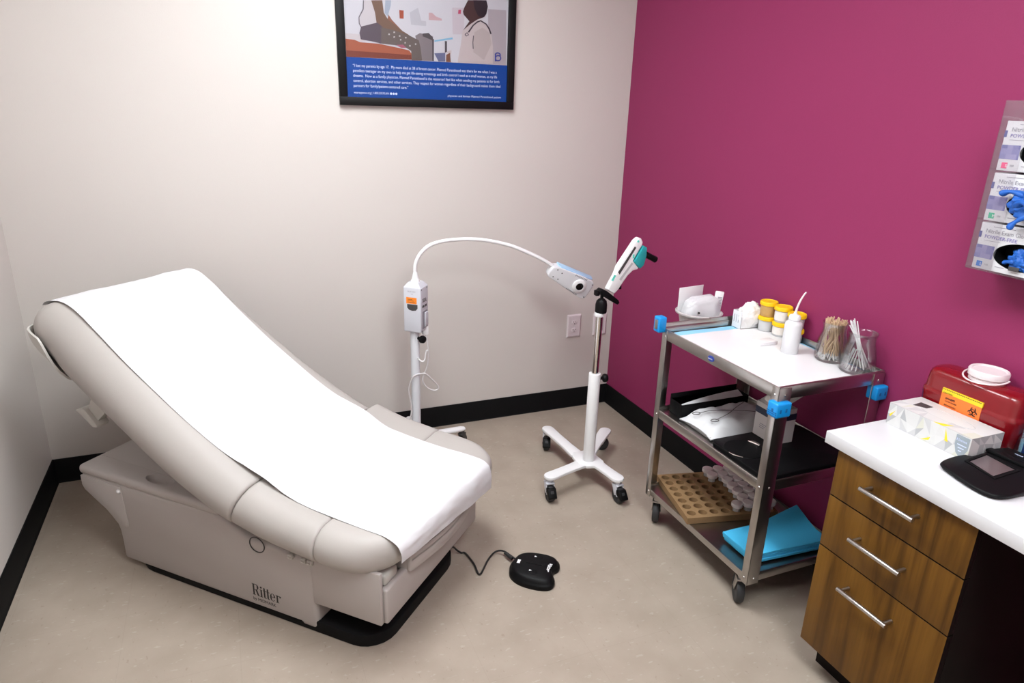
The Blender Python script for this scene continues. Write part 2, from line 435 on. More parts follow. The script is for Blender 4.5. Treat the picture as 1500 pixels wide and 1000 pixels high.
# rear corner plate with screw
b = B(TX); sideprism(b, [(-1.331, .323), (-1.137, .323), (-1.128, .18), (-1.133, .166), (-1.147, .162), (-1.18, .168), (-1.196, .185), (-1.225, .212), (-1.27, .238), (-1.320, .268), (-1.331, .285)], VC-hw-.003, VC-hw+.004, .0012)
pl = obj('corner_plate', b, body_m, table)
b = B(TX); b.lathe([(0, 0), (.008, 0), (.008, .003), (.005, .006), (0, .007)], frame((-1.146, VC-hw-.003, .305), (1, 0, 0), (0, 0, 1)), 16); obj('screw', b, white_m, pl, label='small pale screw head')
# black floor plinth
def rrect(u0, u1, v0, v1, r, n=6):
    out = []
    for cx, cy, a0 in ((u1-r, v1-r, 0), (u0+r, v1-r, PI/2), (u0+r, v0+r, PI), (u1-r, v0+r, 1.5*PI)):
        for k in range(n+1): a = a0+PI/2*k/n; out.append((cx+r*math.cos(a), cy+r*math.sin(a)))
    return out
b = B(TX); b.prism(rrect(-1.15, -.112, VC-.312, VC+.235, .10), .045, None, .006)
obj('plinth', b, base_m, table, label='black plinth on the floor')
# drawer housing at the foot
b = B(TX)
b.box((-.345, VC-hw-.001, .117), (-.098, VC-hw+.014, .30), .003)
b.box((-.345, VC+hw-.014, .117), (-.098, VC+hw+.001, .285), .003)
b.box((-.345, VC-hw+.01, .117), (-.115, VC+hw-.01, .132))
b.box((-.345, VC-hw+.01, .215), (-.118, VC+hw-.01, .226))
obj('drawer_housing', b, body_m, table)
b = B(TX); b.box((-.113, VC-hw+.016, .113), (-.086, VC+hw-.002, .236), .008, 3)
b.box((-.33, VC-hw+.03, .135), (-.11, VC+hw-.03, .21))
dr = obj('drawer', b, body_m, table)
b = B(TX); b.box((-.0862, VC+.0, .226), (-.0855, VC+.12, .236)); obj('finger_pull', b, dgrey_m, dr)
# pull-out foot rest with a bowed front lip
out_ = []; inn = []
for k in range(13):
    t = k/12; v = VC-.185+t*.455; bow = .052*math.sin(PI*t)
    out_.append((-.072+bow*.6, v)); inn.append((-.09+bow*.25, v))
b = B(TX); b.prism(out_+[(-.30, VC+.28), (-.30, VC-.185)], .028, None, .004, z0=.262)
b.prism(out_+inn[::-1], .05, None, .005, z0=.228)
b.box((-.30, VC-.185, .228), (-.088, VC-.17, .27), .003); b.box((-.30, VC+.262, .228), (-.088, VC+.28, .27), .003)
obj('foot_rest', b, body_m, table)
b = B(TX); b.box((-.17, VC-.285, .236), (-.10, VC-.215, .272), .008, 3); obj('latch_block', b, shell_m, table)
b = B(TX); b.box((-.30, VC-.25, .228), (-.16, VC+.26, .2615)); obj('support_rail', b, dgrey_m, table)
# brand lettering on the side
SX = frame((0, 0, 0), (1, 0, 0), (0, 0, 1))
def onside(u, z, vv=VC-hw): return M.Translation((u, vv, z)) @ SX
b = B(TX)
def serif_ritter(b, u, z, h, vv):
    """didone style letters from heavy stems, thin joins and serifs"""
    s = h; X = [0.0]
    def r(x0, y0, x1, y1): b.box((u+x0*s, vv-.0006, z+y0*s), (u+x1*s, vv+.0002, z+y1*s))
    def arc(cx, cy, rx, ry, a0, a1, w0, w1, n=12):
        P = []; Q = []
        for k in range(n+1):
            a = a0+(a1-a0)*k/n; w = w0+(w1-w0)*abs(math.cos(a))
            P.append((cx+(rx)*math.cos(a), cy+ry*math.sin(a))); Q.append((cx+(rx-w)*math.cos(a), cy+(ry-w*.45)*math.sin(a)))
        b.prism([(u+p[0]*s, z+p[1]*s) for p in P+Q[::-1]], .0008, M(((1, 0, 0, 0), (0, 0, 1, vv-.0006), (0, 1, 0, 0), (0, 0, 0, 1))))
    # R
    r(0, 0, .30, .035); r(.07, 0, .21, 1); r(0, .965, .36, 1); r(.2, .49, .36, .525)
    arc(.36, .76, .25, .25, -PI/2, PI/2, .04, .15)
    b.prism([(u+p[0]*s, z+p[1]*s) for p in ((.30, .5), (.46, .5), (.60, .08), (.68, .03), (.68, 0), (.52, 0), (.46, .08))], .0008, M(((1, 0, 0, 0), (0, 0, 1, vv-.0006), (0, 1, 0, 0), (0, 0, 0, 1))))
    # i
    r(.72, 0, .98, .035); r(.79, 0, .92, .66); r(.72, .63, .9, .66)
    b.lathe([(0, 0), (.085*s, 0), (.085*s, .0008), (0, .0008)], M.Translation((u+.85*s, vv+.0002, z+.86*s)) @ SX, 12)
    # t t
    for x in (1.02, 1.34):
        r(x+.07, .08, x+.2, .9); r(x, .62, x+.32, .66); arc(x+.2, .13, .13, .13, PI, 1.5*PI, .13, .06, 6); r(x+.19, 0, x+.29, .05)
    # e
    arc(1.92, .33, .24, .34, .12, 1.75*PI, .035, .13, 20); r(1.74, .34, 2.15, .375)
    # r
    r(2.22, 0, 2.50, .035); r(2.29, 0, 2.42, .66); r(2.22, .63, 2.40, .66); arc(2.52, .46, .16, .2, .25*PI, PI, .1, .05, 8)
    b.lathe([(0, 0), (.075*s, 0), (.075*s, .0008), (0, .0008)], M.Translation((u+2.64*s, vv+.0002, z+.57*s)) @ SX, 10)
serif_ritter(b, -.592, .066, .043, VC-hw)
b.text('by MIDMARK', .0165, onside(-.592, .046), .0003, sx=1.0)
obj('lettering', b, ink_m, table, label='dark brand lettering')
b = B(TX); b.tube([(-.551+.029*math.cos(a), VC-hw-.0015, .268+.027*math.sin(a)) for a in [2*PI*k/28 for k in range(28)]], .0018, 6, True)
obj('port_ring', b, dgrey_m, table)
for du in (-.425, -.375, -.352):
    b = B(TX); b.box((du, VC-hw-.012, .262), (du+.018, VC-hw+.002, .280), .004); b.box((du+.004, VC-hw-.016, .268), (du+.014, VC-hw-.008, .274), .001)
    obj('clip', b, shell_m, table)
# back support strut
b = B(TX); b.prism([(-1.02, .36), (-.78, .36), (-.72, .47), (-.98, .60)], .30, M(((1, 0, 0, 0), (0, 0, 1, VC-.15), (0, 1, 0, 0), (0, 0, 0, 1))), .01)
obj('back_support', b, body_m, table)
b = B(TX); b.box((-.70, VC-.24, .27), (-.16, VC+.24, .315)); obj('seat_pan', b, dgrey_m, table)
# cushions
def shift(u):
    """sideways centre offset: the seat runs wider on the far side than the backrest"""
    return -.018 if u < -.560 else .013
def section(T, Bt, w, crown=.0, n=9, cs=None):
    """rounded slab cross-section between top point T and bottom point Bt (u,z), half-width w"""
    T = V((T[0], 0, T[1])); Bt = V((Bt[0], 0, Bt[1])); c = (T+Bt)/2; h = (T-Bt)/2
    cs = shift(T.x) if cs is None else cs; w = w+(-.013 if cs < 0 else .013); r = min(h.length, w*.9)*1.02
    pts = []
    def P(v, f): return V((c.x+h.x*f, CC+cs+v, c.z+h.z*f))
    for k in range(n+1):
        a = -PI/2+PI*k/n; pts.append(P((w-r)+r*math.cos(a), math.sin(a)))
    for k in range(1, 8): v = (w-r)*(1-2*k/8); pts.append(P(v, 1+crown*(1-(v/(w-r))**2)))
    for k in range(n+1):
        a = PI/2+PI*k/n; pts.append(P(-(w-r)+r*math.cos(a), math.sin(a)))
    for k in range(1, 8): v = -(w-r)*(1-2*k/8); pts.append(P(v, -1))
    return pts
def skew(u, v):
    """the foot end sits slightly askew on the base"""
    return .040*max(0, min(1, (u+.27)/.2))*(v-(VC-.275))/.55
def resamp(st, n=4):
    A = spline([(s[0][0], s[0][1], 0) for s in st], n); Bb = spline([(s[1][0], s[1][1], 0) for s in st], n); Wd = spline([(s[2], 0, 0) for s in st], n)
    return [((a.x, a.y), (c.x, c.y), w.x) for a, c, w in zip(A, Bb, Wd)]
def endround(st, at_end, d=.010):
    """soften a flat end: two extra shrunken sections"""
    s = st[-1] if at_end else st[0]; q = st[-2] if at_end else st[1]
    T = V(s[0]); Bt = V(s[1]); dirT = (T-V(q[0])).normalized(); dirB = (Bt-V(q[1])).normalized()
    hh = (T-Bt).normalized(); out = []
    for f, g in ((.55, .2), (.9, .55), (1.0, 1.0)):
        out.append((tuple(T+dirT*d*f-hh*d*g), tuple(Bt+dirB*d*f+hh*d*g), s[2]-d*g))
    return st+out if at_end else out[::-1]+st
BACKST = [((-1.415, .866), (-1.416, .856), .255), ((-1.413, .897), (-1.411, .830), .305), ((-1.392, .927), (-1.399, .794), .342), ((-1.345, .944), (-1.378, .756), .358),
          ((-1.29, .937), (-1.342, .716), .358), ((-1.23, .902), (-1.306, .682), .362), ((-1.17, .855), (-1.27, .660), .364), ((-1.06, .772), (-1.180, .608), .368),
          ((-.93, .683), (-1.037, .527), .374), ((-.78, .590), (-.876, .436), .381), ((-.65, .520), (-.728, .372), .386), ((-.566, .482), (-.627, .338), .388)]
SEATST = [((-.546, .474), (-.607, .331), .388), ((-.45, .443), (-.492, .309), .388), ((-.36, .427), (-.378, .298), .388), ((-.297, .418), (-.304, .291), .388)]
FOOTST = [((-.279, .416), (-.285, .289), .385), ((-.215, .411), (-.215, .284), .383), ((-.15, .407), (-.15, .283), .366), ((-.103, .402), (-.108, .288), .330), ((-.074, .392), (-.080, .302), .290), ((-.058, .374), (-.061, .322), .250), ((-.053, .356), (-.053, .344), .22)]
bs = endround(resamp(BACKST), True); ss = endround(endround(resamp(SEATST), True), False); fs = endround(resamp(FOOTST), False)
for nm, st in (('backrest_cushion', bs), ('seat_cushion', ss), ('foot_cushion', fs)):
    b = B(TX); b.loft([[V((p.x+skew(p.x, p.y), p.y, p.z)) for p in section(*s, cs=-.018 if nm == 'backrest_cushion' else .013)] for s in st]); obj(nm, b, beige_m, table, smooth=60)
# plastic shell hugging the lower back of the backrest
grid = []; SHS = resamp(BACKST[:8], 4)
for i, (T, Bt, w) in enumerate(SHS):
    w -= .013; T = V((T[0], 0, T[1])); Bt = V((Bt[0], 0, Bt[1])); c = (T+Bt)/2; h = (T-Bt)/2; r = min(h.length, w*.9)*1.02
    f = i/(len(SHS)-1); gap = 1+.012/max(.02, h.length); hh = h*min(gap, 1.5)
    top = .02 if f < .50 else (.02-.95*((f-.50)/.24)**1.3 if f < .74 else -.97)
    out_d = .006*(1 if f > .1 else 1)
    row = []; A1 = math.asin(max(-.97, min(.9, top)))
    def P(v, q): return (c.x+hh.x*q-(.010 if f < .25 else .010*max(0, 1-(f-.25)/.2)), CC-.018+v, c.z+hh.z*q)
    for k in range(9): a = A1+(-PI/2-A1)*k/8; row.append(P((w-r)+(r+.008)*math.cos(a), math.sin(a)))
    for k in range(1, 8): row.append(P((w-r)*(1-2*k/8), -1))
    for k in range(9): a = A1+(-PI/2-A1)*(8-k)/8; row.append(P(-(w-r)-(r+.008)*math.cos(a), math.sin(a)))
    grid.append(row)
b = B(TX); b.sheet(grid, .007); obj('back_shell', b, shell_m, table, smooth=60)
# paper roll bracket under the back
b = B(TX)
b.prism([(-1.338, .560), (-1.30, .574), (-1.285, .570), (-1.236, .520), (-1.243, .511), (-1.262, .509), (-1.31, .545)], .05, M(((1, 0, 0, 0), (0, 0, 1, VC-.29), (0, 1, 0, 0), (0, 0, 0, 1))), .005)
b.prism([(-1.29, .566), (-1.25, .53), (-1.20, .575), (-1.225, .645), (-1.25, .64)], .03, M(((1, 0, 0, 0), (0, 0, 1, VC-.275), (0, 1, 0, 0), (0, 0, 0, 1))), .003)
obj('paper_roll_bracket', b, shell_m, table)
# ---- paper sheet over the cushions
tp = [(-1.408, .915), (-1.392, .930)]+[s[0] for s in BACKST[3:]]+[s[0] for s in SEATST[1:3]]+[s[0] for s in FOOTST[1:4]]+[(-.076, .394), (-.056, .377), (-.049, .355), (-.050, .330)]
sp = spline([(p[0], p[1], 0) for p in tp], 6)
def off(i):
    t = (sp[min(len(sp)-1, i+1)]-sp[max(0, i-1)]).normalized(); return V((-t.y, t.x, 0))
grid = []
for i, p in enumerate(sp):
    nrm = off(i); row = []
    if nrm.y < 0 and p.x < -.1: nrm = -nrm
    for k in range(41):
        f = -1+2*k/40; s_ = i/len(sp); ed = abs(f)**6
        v = f*(.273+.003*noise.noise(V((s_*14, f*.3, 1))))
        hgt = .0035+.0030*noise.noise(V((s_*16, f*3.5, 0)))+.0018*noise.noise(V((s_*40, f*7, 5)))
        hgt += .0035*max(0, 1-abs(f-.25-.3*math.sin(s_*9))/.05)*max(0, 1-abs(s_-.3)/.22)      # a long crease
        hgt += .016*math.exp(-((p.x+.56)/.085)**2)                                              # bridges the bend
        hgt = max(.0016, hgt*(1-.7*ed*(1-min(1, 1.3*math.exp(-((p.x+.56)/.13)**2)))))
        q = p+nrm*hgt; z = q.y; u = q.x
        if p.x > -.0565 and z < .385: z -= max(0, f+1)*.018*(.385-z)/.055                       # front flap hangs lower on the far side
        if p.x < -1.36: u -= .010*(-f); z += .004*(-f)*((-1.36-p.x)/.05)
        u += skew(u, VC-.003+v)
        row.append((u, VC-.003+v, z))
    grid.append(row)
b = B(TX); b.sheet(grid, .0008)
single('exam_table_paper', b, paper_m, 'long white crepe paper sheet laid down the middle of the exam table', 'paper sheet', uvp(-.72, VC, .42), smooth=70)

# ================================================================ foot pedal
ped = thing('foot_pedal', 'black rounded foot control on the floor beside the exam table', 'foot pedal', (-1.02, -1.27, 0))
pc = V((-1.018, -1.268, 0)); pa = M.Translation(pc) @ M.Rotation(math.radians(-38), 4, 'Z')   # local x away from the cord
out = [(.086, .036), (.080, .066), (.055, .083), (.01, .087), (-.04, .080), (-.075, .055), (-.088, .012), (-.086, -.02), (-.072, -.055), (-.035, -.080), (.015, -.088), (.06, -.083), (.083, -.066), (.086, -.036), (.074, -.012), (.072, .012)]
def outline(sc, z): return [(p.x*sc, p.y*sc, z) for p in spline([(x, y, 0) for x, y in out], 4, True)]
b = B(pa); b.loft([outline(.985, 0), outline(1.0, .003), outline(1.0, .014), outline(.985, .018), outline(.955, .020), outline(.93, .025), outline(.88, .033), outline(.80, .038), outline(.5, .041), outline(.2, .042)])
obj('housing', b, black_m, ped, smooth=50)
b = B(pa); b.box((-.03, -.003, .0405), (.03, .003, .0435), .001); obj('rib', b, base_m, ped)
for yy in (.042, -.04):
    b = B(pa); b.lathe([(0, 0), (.017, 0), (.016, .003), (.011, .0045), (0, .003)], M.Translation((.008, yy, .0378)), 20); bt = obj('button', b, black_m, ped)
    b = B(pa); b.prism([(-.004, -.004), (.005, 0), (-.004, .004)], .0006, M.Translation((-.004, yy, .0422))); obj('arrow_mark', b, white_m, bt, label='small white arrow')
b = B(pa); b.box((-.062, -.010, .0385), (-.046, .010, .0402)); obj('sticker', b, white_m, ped, label='small white sticker')
b = B(pa); b.text('Ritter', .020, M.Translation((.050, .020, .0389)) @ M.Rotation(math.radians(-90), 4, 'Z') @ M.Translation((-.002, 0, 0)), .0006, bold=.0004); obj('lettering', b, white_m, ped, label='white lettering')
cpts = [(-1.300, -1.105, .054), (-1.268, -1.086, .052), (-1.246, -1.074, .024), (-1.228, -1.071, .006), (-1.214, -1.080, .006), (-1.205, -1.15, .006), (-1.205, -1.213, .006), (-1.150, -1.147, .006), (-1.110, -1.118, .012), (-1.085, -1.135, .022), (-1.066, -1.172, .020), (-1.055, -1.20, .018)]
b = B(); b.tube(spline(cpts, 6), .0035, 8); cdo = obj('cord', b, cord_b, ped)
b = B(); b.cyl((-1.084, -1.148, .021), (-1.068, -1.186, .019), .0045, .007, 10); obj('strain_relief', b, cord_b, cdo)

# ================================================================ exam lamp
LXp, LYp = -1.193, -.30
lamp = thing('exam_lamp', 'white gooseneck exam lamp on a wheeled pole behind the exam table', 'exam lamp', (LXp, LYp, 0))
b = B(); b.cyl((LXp, LYp, .075), (LXp, LYp, .64), .0205, seg=24); obj('pole', b, wpole_m, lamp)
def caster(parent, c, top, r, d, wheel_m, fork_m, brake_m=None, w=.022, nm='caster'):
    """c = pivot xy, d = trailing direction, wheel touches the floor; a part with sub-parts"""
    d = V((d[0], d[1], 0)).normalized(); sd = V((-d.y, d.x, 0)); wc = V((c[0], c[1], r))+d*r*.45
    b = B(); b.cyl((c[0], c[1], top-.018), (c[0], c[1], top), .014, seg=14)
    for s_ in (-1, 1):
        o = wc+sd*s_*(w/2+.004)
        pts = [o+V((0, 0, 0))-d*.011, o+d*.011, V((c[0], c[1], 0))+sd*s_*(w/2+.004)+d*.016+V((0, 0, top-.016)), V((c[0], c[1], 0))+sd*s_*(w/2+.004)-d*.016+V((0, 0, top-.016))]
        f = frame(o-sd*.002, d, (0, 0, 1))
        b.prism([((p-(o-sd*.002)).dot(d), (p-o).z) for p in pts], .004, M.Translation(V((0, 0, 0))) @ f, .001) if f.col[2].to_3d().dot(sd) > 0 else b.prism([((p-(o+sd*.002)).dot(d), (p-o).z) for p in pts], .004, frame(o+sd*.002, d, (0, 0, 1)), .001)
    ctop = V((c[0], c[1], top-.020)); f = frame(ctop, d, sd)
    b.box((-.018, -w/2-.006, -.002), (.020, w/2+.006, .004), .002, xf=f)
    root = obj(nm, b, fork_m, parent)
    b = B(); b.lathe([(.006, -w/2), (r*.6, -w/2), (r*.72, -w/2-.002), (r-.003, -w/2), (r, -w/4), (r, w/4), (r-.003, w/2), (r*.72, w/2+.002), (r*.6, w/2), (.006, w/2)], axis_frame(wc, sd), 24); b.cyl(wc-sd*(w/2+.007), wc+sd*(w/2+.007), .005, seg=10)
    obj('wheel', b, wheel_m, root)
    if brake_m:
        f = frame(V((c[0], c[1], r*1.25))+d*r*.9, d, sd)
        b = B(); b.prism([(-.012, -.002), (.028, -.020), (.032, -.012), (.010, .022), (-.012, .022)], w+.012, M.Translation((0, 0, 0)) @ frame(V((c[0], c[1], r*1.3))+d*r*.75+sd*(w/2+.006), d, (0, 0, 1)) if frame((0, 0, 0), d, (0, 0, 1)).col[2].to_3d().dot(sd) < 0 else frame(V((c[0], c[1], r*1.3))+d*r*.75-sd*(w/2+.006), d, (0, 0, 1)), .003)
        obj('brake_pedal', b, brake_m, root)
    return root
for k in range(5):
    a = math.radians(14+72*k-2)
    d = V((math.cos(a), math.sin(a), 0)); tip = V((LXp, LYp, .09))+d*.245; sd = V((-d.y, d.x, 0))
    rings = []
    for t, w_, h_ in ((.06, .024, .020), (.3, .022, .018), (.6, .020, .014), (.85, .022, .012), (1, .020, .011), (1.06, .012, .008)):
        c = V((LXp, LYp, .092+.018*(1-t)))+d*.245*t
        rings.append([c+sd*w_*math.cos(q)+V((0, 0, h_*math.sin(q))) for q in [2*PI*j/12 for j in range(12)]])
    b = B(); b.loft(rings); obj('leg', b, white_m, lamp, smooth=60)
    caster(lamp, (tip.x, tip.y), .085, .028, (math.cos(a+.5), math.sin(a+.5)), rubber_m, dgrey_m, None, .016)
b = B(); b.lathe([(.0, .07), (.045, .07), (.05, .08), (.045, .115), (.026, .135), (.021, .16), (0, .16)], M.Translation((LXp, LYp, 0)), 24); obj('hub', b, white_m, lamp)
# power box
n1 = math.radians(-129.5)     # left face normal
na = V((math.cos(n1), math.sin(n1), 0)); nb = V((-na.y, na.x, 0))   # nb = right face normal
bc = V((-1.186, -.30, 0)); BX = M(((nb.x, -na.x, 0, bc.x), (nb.y, -na.y, 0, bc.y), (0, 0, 1, 0), (0, 0, 0, 1)))   # local x -> right face normal, y -> away from left face
hx, hy = .0415, .040
b = B(BX); b.box((-hx, -hy, .640), (hx, hy, .845), .006, 3)
b.loft([[(sx*hx*.97, sy*hy*.97, .842) for sx, sy in ((-1, -1), (1, -1), (1, 1), (-1, 1))], [(sx*.024, sy*.024, .862) for sx, sy in ((-1, -1), (1, -1), (1, 1), (-1, 1))]])
box = obj('power_box', b, greyw_m, lamp)
LF = lambda x, z: BX @ frame((x, -hy, z), (1, 0, 0), (0, 0, 1))     # left face
RF = lambda y, z: BX @ frame((hx, y, z), (0, 1, 0), (0, 0, 1))      # right face
b = B(); b.box((-.027, -.014, 0), (.022, .014, .0006), xf=LF(0, .785)); obj('warning_sticker', b, orange_m, box, label='orange warning sticker')
b = B()
for q in range(3): b.box((-.02, -.008+.006*q, .0006), (.014-.006*q, -.0065+.006*q, .0009), xf=LF(0, .785))
obj('sticker_text', b, ink_m, box)
b = B(); b.prism([(-.023, .014), (.026, .014), (.026, -.002), (.018, -.012), (0, -.015), (-.015, -.011), (-.023, -.002)], .0006, LF(0, .754)); obj('rating_plate', b, dgrey_m, box, label='dark rating plate')
b = B(); b.text('BURTON', .009, LF(-.02, .822), .0002); b.text('LED', .006, LF(-.005, .812), .0002); obj('lettering', b, greyink_m, box)
for y0, z0 in ((-.032, .835), (.025, .835), (-.032, .648), (.030, .648)):
    b = B(); b.lathe([(0, 0), (.0035, 0), (.003, .0012), (0, .0016)], RF(y0, z0), 10); obj('screw', b, dgrey_m, box)
b = B()
for q in range(3): b.box((-.022, .776+.006*q-.776, 0), (.02-.004*q, .779+.006*q-.776, .0007), xf=RF(0, .776))
obj('vent_slots', b, dgrey_m, box)
for q in ((-.024, -.004), (.004, .02)):
    b = B(); b.box((q[0], .0, 0), (q[1], .010, .001), xf=RF(0, .752)); obj('switch', b, dgrey_m, box)
b = B(); b.box((-.028, -.04, 0), (.026, .04, .0012), xf=RF(.002, .695)); obj('inlet_panel', b, mat('mid_grey_panel', (.27, .27, .30, 1), .5, var=.05), box)
b = B(); b.box((-.006, -.03, .001), (.024, .034, .007), .002, xf=RF(.0, .693)); obj('inlet_cover', b, greyw_m, box)
b = B(); b.lathe([(0, .858), (.019, .858), (.019, .868), (.016, .872), (.014, .880), (.010, .900), (.0085, .905), (0, .905)], M.Translation((-1.187, -.30, 0)), 20); obj('neck_collar', b, white_m, lamp)
gp = [(-1.187, -.30, .895), (-1.186, -.30, .935), (-1.163, -.30, .982), (-1.113, -.30, 1.020), (-1.027, -.303, 1.036), (-.901, -.31, 1.034), (-.771, -.325, 1.008), (-.669, -.34, .968), (-.60, -.352, .934), (-.555, -.358, .905)]
b = B(); b.tube(spline(gp, 8), .0085, 12); obj('gooseneck', b, white_m, lamp, smooth=60)
# lamp head
hA = V((.199, -.012, -.105)).normalized(); hN = V((-.22, -.93, -.20)); hN = (hN-hA*hN.dot(hA)).normalized(); hB = hN.cross(hA)
H0 = V((-.556, -.358, .889)); HX = M(((hA.x, hB.x, hN.x, H0.x), (hA.y, hB.y, hN.y, H0.y), (hA.z, hB.z, hN.z, H0.z), (0, 0, 0, 1)))
hp = [(-.012, -.030), (-.016, -.012), (-.012, .018), (.010, .030), (.05, .034), (.14, .044), (.195, .046), (.212, .038), (.216, .024), (.218, -.040), (.212, -.052), (.19, -.056), (.10, -.046), (.03, -.037), (0, -.036)]
b = B(HX); b.prism(hp, .050, None, .005, 3, z0=-.027); head = obj('lamp_head', b, mat('soft_white_plastic', (.68, .69, .72, 1), .35, var=.02), lamp)
b = B(HX); b.lathe([(0, -.02), (.017, -.02), (.013, .004), (.010, .012), (0, .012)], frame((-.006, -.004, 0), (0, 0, 1), (0, 1, 0)) @ M.Translation((0, 0, -.004)), 18); obj('neck_joint', b, white_m, head)
b = B(HX); b.prism([(.010, -.026), (.010, .006), (.022, .017), (.180, .017), (.200, .006), (.204, -.026)], .008, frame((0, .0305, 0), (1, .086, 0), (0, 0, 1)) @ M.Translation((0, -.002, -.0045)), .002)
obj('top_panel', b, blueh_m, head, label='pale blue top panel')
b = B(HX); b.lathe([(.0, .0), (.034, 0), (.033, .006), (.028, .009), (.019, .010), (.0185, .005), (0, .005)], M.Translation((.152, -.004, .023)), 30); obj('lens_ring', b, white_m, head)
b = B(HX); b.lathe([(0, 0), (.018, 0), (.0175, .003), (0, .0045)], M.Translation((.152, -.004, .0285)), 24); obj('lens', b, glassd_m, head, label='black round lens')
b = B(HX)
for k in range(9):
    b.box((.105+.0075*k, .030+.0005*k, .0228), (.1075+.0075*k, .038+.0006*k, .0234)); b.box((.105+.0075*k, -.046-.0006*k, .0228), (.1075+.0075*k, -.039-.0006*k, .0234))
obj('vent_slots', b, dgrey_m, head)
for x, y in ((.012, .017), (.012, -.022), (.040, .012), (.040, -.022), (.207, .03), (.207, -.042)):
    b = B(HX); b.lathe([(0, 0), (.0032, 0), (.0028, .0012), (0, .0016)], M.Translation((x, y, .0228)), 10); obj('screw', b, dgrey_m, head)
# knob, hook, cords
b = B(); b.lathe([(0, 0), (.008, 0), (.008, .014), (.016, .018), (.018, .024), (.016, .034), (.009, .038), (0, .038)], axis_frame((LXp+.012, LYp-.016, .606), (.45, -.85, .0)), 18); obj('clamp_knob', b, black_m, lamp)
b = B(); b.box((-.013, -.004, 0), (.013, .02, .04), .003, xf=M.Translation((-1.148, -.315, .618))); obj('cord_plug', b, white_m, lamp)
b = B(); b.tube(spline([(-1.187, -.322, .516), (-1.180, -.325, .505), (-1.168, -.33, .498), (-1.157, -.33, .506), (-1.153, -.33, .530), (-1.150, -.332, .546), (-1.143, -.336, .551)], 6), .0035, 8); obj('cord_hook', b, white_m, lamp)
b = B(); b.tube(spline([(-1.146, -.315, .62), (-1.138, -.318, .56), (-1.139, -.32, .50), (-1.146, -.32, .462), (-1.158, -.32, .432), (-1.166, -.322, .402), (-1.152, -.322, .372), (-1.126, -.322, .351), (-1.100, -.322, .347), (-1.093, -.322, .364), (-1.125, -.325, .406), (-1.154, -.328, .436), (-1.170, -.32, .436)], 8), .0034, 8)
b.tube(spline([(-1.172, -.32, .436), (-1.205, -.325, .432), (-1.218, -.318, .408), (-1.229, -.312, .36), (-1.222, -.315, .307), (-1.220, -.32, .255), (-1.231, -.32, .205), (-1.235, -.322, .15), (-1.222, -.34, .118)], 6), .0034, 8)
obj('power_cord', b, cord_w, lamp)

# ================================================================ scope stand
PX, PY = -.530, -.765
st = thing('scope_stand', 'white four-wheeled stand with a chrome pole in the room corner', 'stand', (PX, PY, 0))
tips = [V((-.568, -.41, .108)), V((-.303, -.522, .108)), V((-.754, -.832, .108)), V((-.484, -.945, .108))]
cen = V((-.530, -.735, .108))
roots = [V((-.552, -.70, .108)), V((-.495, -.705, .108)), V((-.560, -.775, .108)), V((-.508, -.79, .108))]
b = B()
plate = [(-.585, -.715), (-.566, -.68), (-.49, -.68), (-.478, -.70), (-.472, -.80), (-.49, -.83), (-.56, -.815), (-.59, -.79)]
b.prism(plate, .016, None, .004, z0=.098)
base_o = obj('base_plate', b, white_m, st)
for i, (tp_, rt) in enumerate(zip(tips, roots)):
    d = (tp_-rt).normalized(); sd = V((-d.y, d.x, 0)); L = (tp_-rt).length
    poly = []
    for t, w_ in ((0, .031), (.3, .026), (.7, .026), (.9, .028)): poly.append((t*L, w_))
    for k in range(9): a = PI/2-PI*k/8; poly.append((L*.97+.028*math.cos(a), .028*math.sin(a)))
    for t, w_ in ((.9, .028), (.7, .026), (.3, .026), (0, .031)): poly.append((t*L, -w_))
    b = B(); b.prism(poly, .014, frame((rt.x, rt.y, .099), d, sd), .003); obj('leg', b, white_m, st)
wc_ = [(-.4, -.9), (-.75, .66), (-.1, -1), (.1, -1)]
for tp_, d in zip(tips, wc_): caster(st, (tp_.x, tp_.y), .1, .036, d, rubber_m, greyw_m, black_m, .026)
b = B(); b.cyl((PX, PY, .108), (PX, PY, .528), .0255, seg=28, bev=.002); obj('outer_pole', b, white_m, st)
b = B(); b.cyl((PX, PY, .52), (PX+.002, PY, .80), .0145, seg=24); obj('inner_pole', b, chrome_m, st, label='chrome upper pole')
b = B(); b.lathe([(0, 0), (.007, 0), (.007, .012), (.016, .016), (.019, .024), (.016, .034), (.012, .037), (0, .037)], axis_frame((PX+.02, PY-.006, .505), (1, -.25, 0)), 16); obj('height_knob', b, black_m, st)
b = B(); b.cyl((PX, PY, .782), (PX, PY, .80), .0205, seg=24, bev=.002); obj('collar', b, white_m, st)
b = B(); b.lathe([(0, .798), (.0235, .798), (.0245, .803), (.0245, .832), (.021, .848), (.012, .857), (.007, .860), (.007, .885), (0, .885)], M.Translation((PX+.006, PY, 0)), 24); obj('pole_cap', b, black_m, st)
XZ = lambda y: M(((1, 0, 0, 0), (0, 0, 1, y), (0, 1, 0, 0), (0, 0, 0, 1)))
b = B(); b.prism([(-.548, .891), (-.534, .902), (-.512, .893), (-.486, .874), (-.454, .850), (-.447, .838), (-.456, .829), (-.483, .845), (-.519, .867), (-.533, .874), (-.537, .886)], .036, XZ(PY-.018), .003)
b.box((-.558, PY-.012, .872), (-.54, PY+.012, .895), .004); obj('clamp', b, black_m, st)
sco = thing('handheld_scope', 'white and teal handheld scope clamped upright on the wheeled stand', 'scope', (-.47, PY, .872))
b = B(); b.prism([(-.380, 1.105), (-.369, 1.103), (-.358, 1.086), (-.361, 1.073), (-.398, 1.012), (-.374, .985), (-.368, .977), (-.374, .973), (-.393, .971), (-.417, .950), (-.458, .892), (-.474, .876), (-.509, .896), (-.476, .957), (-.465, .990), (-.395, 1.093)], .030, XZ(PY-.015), .005, 3)
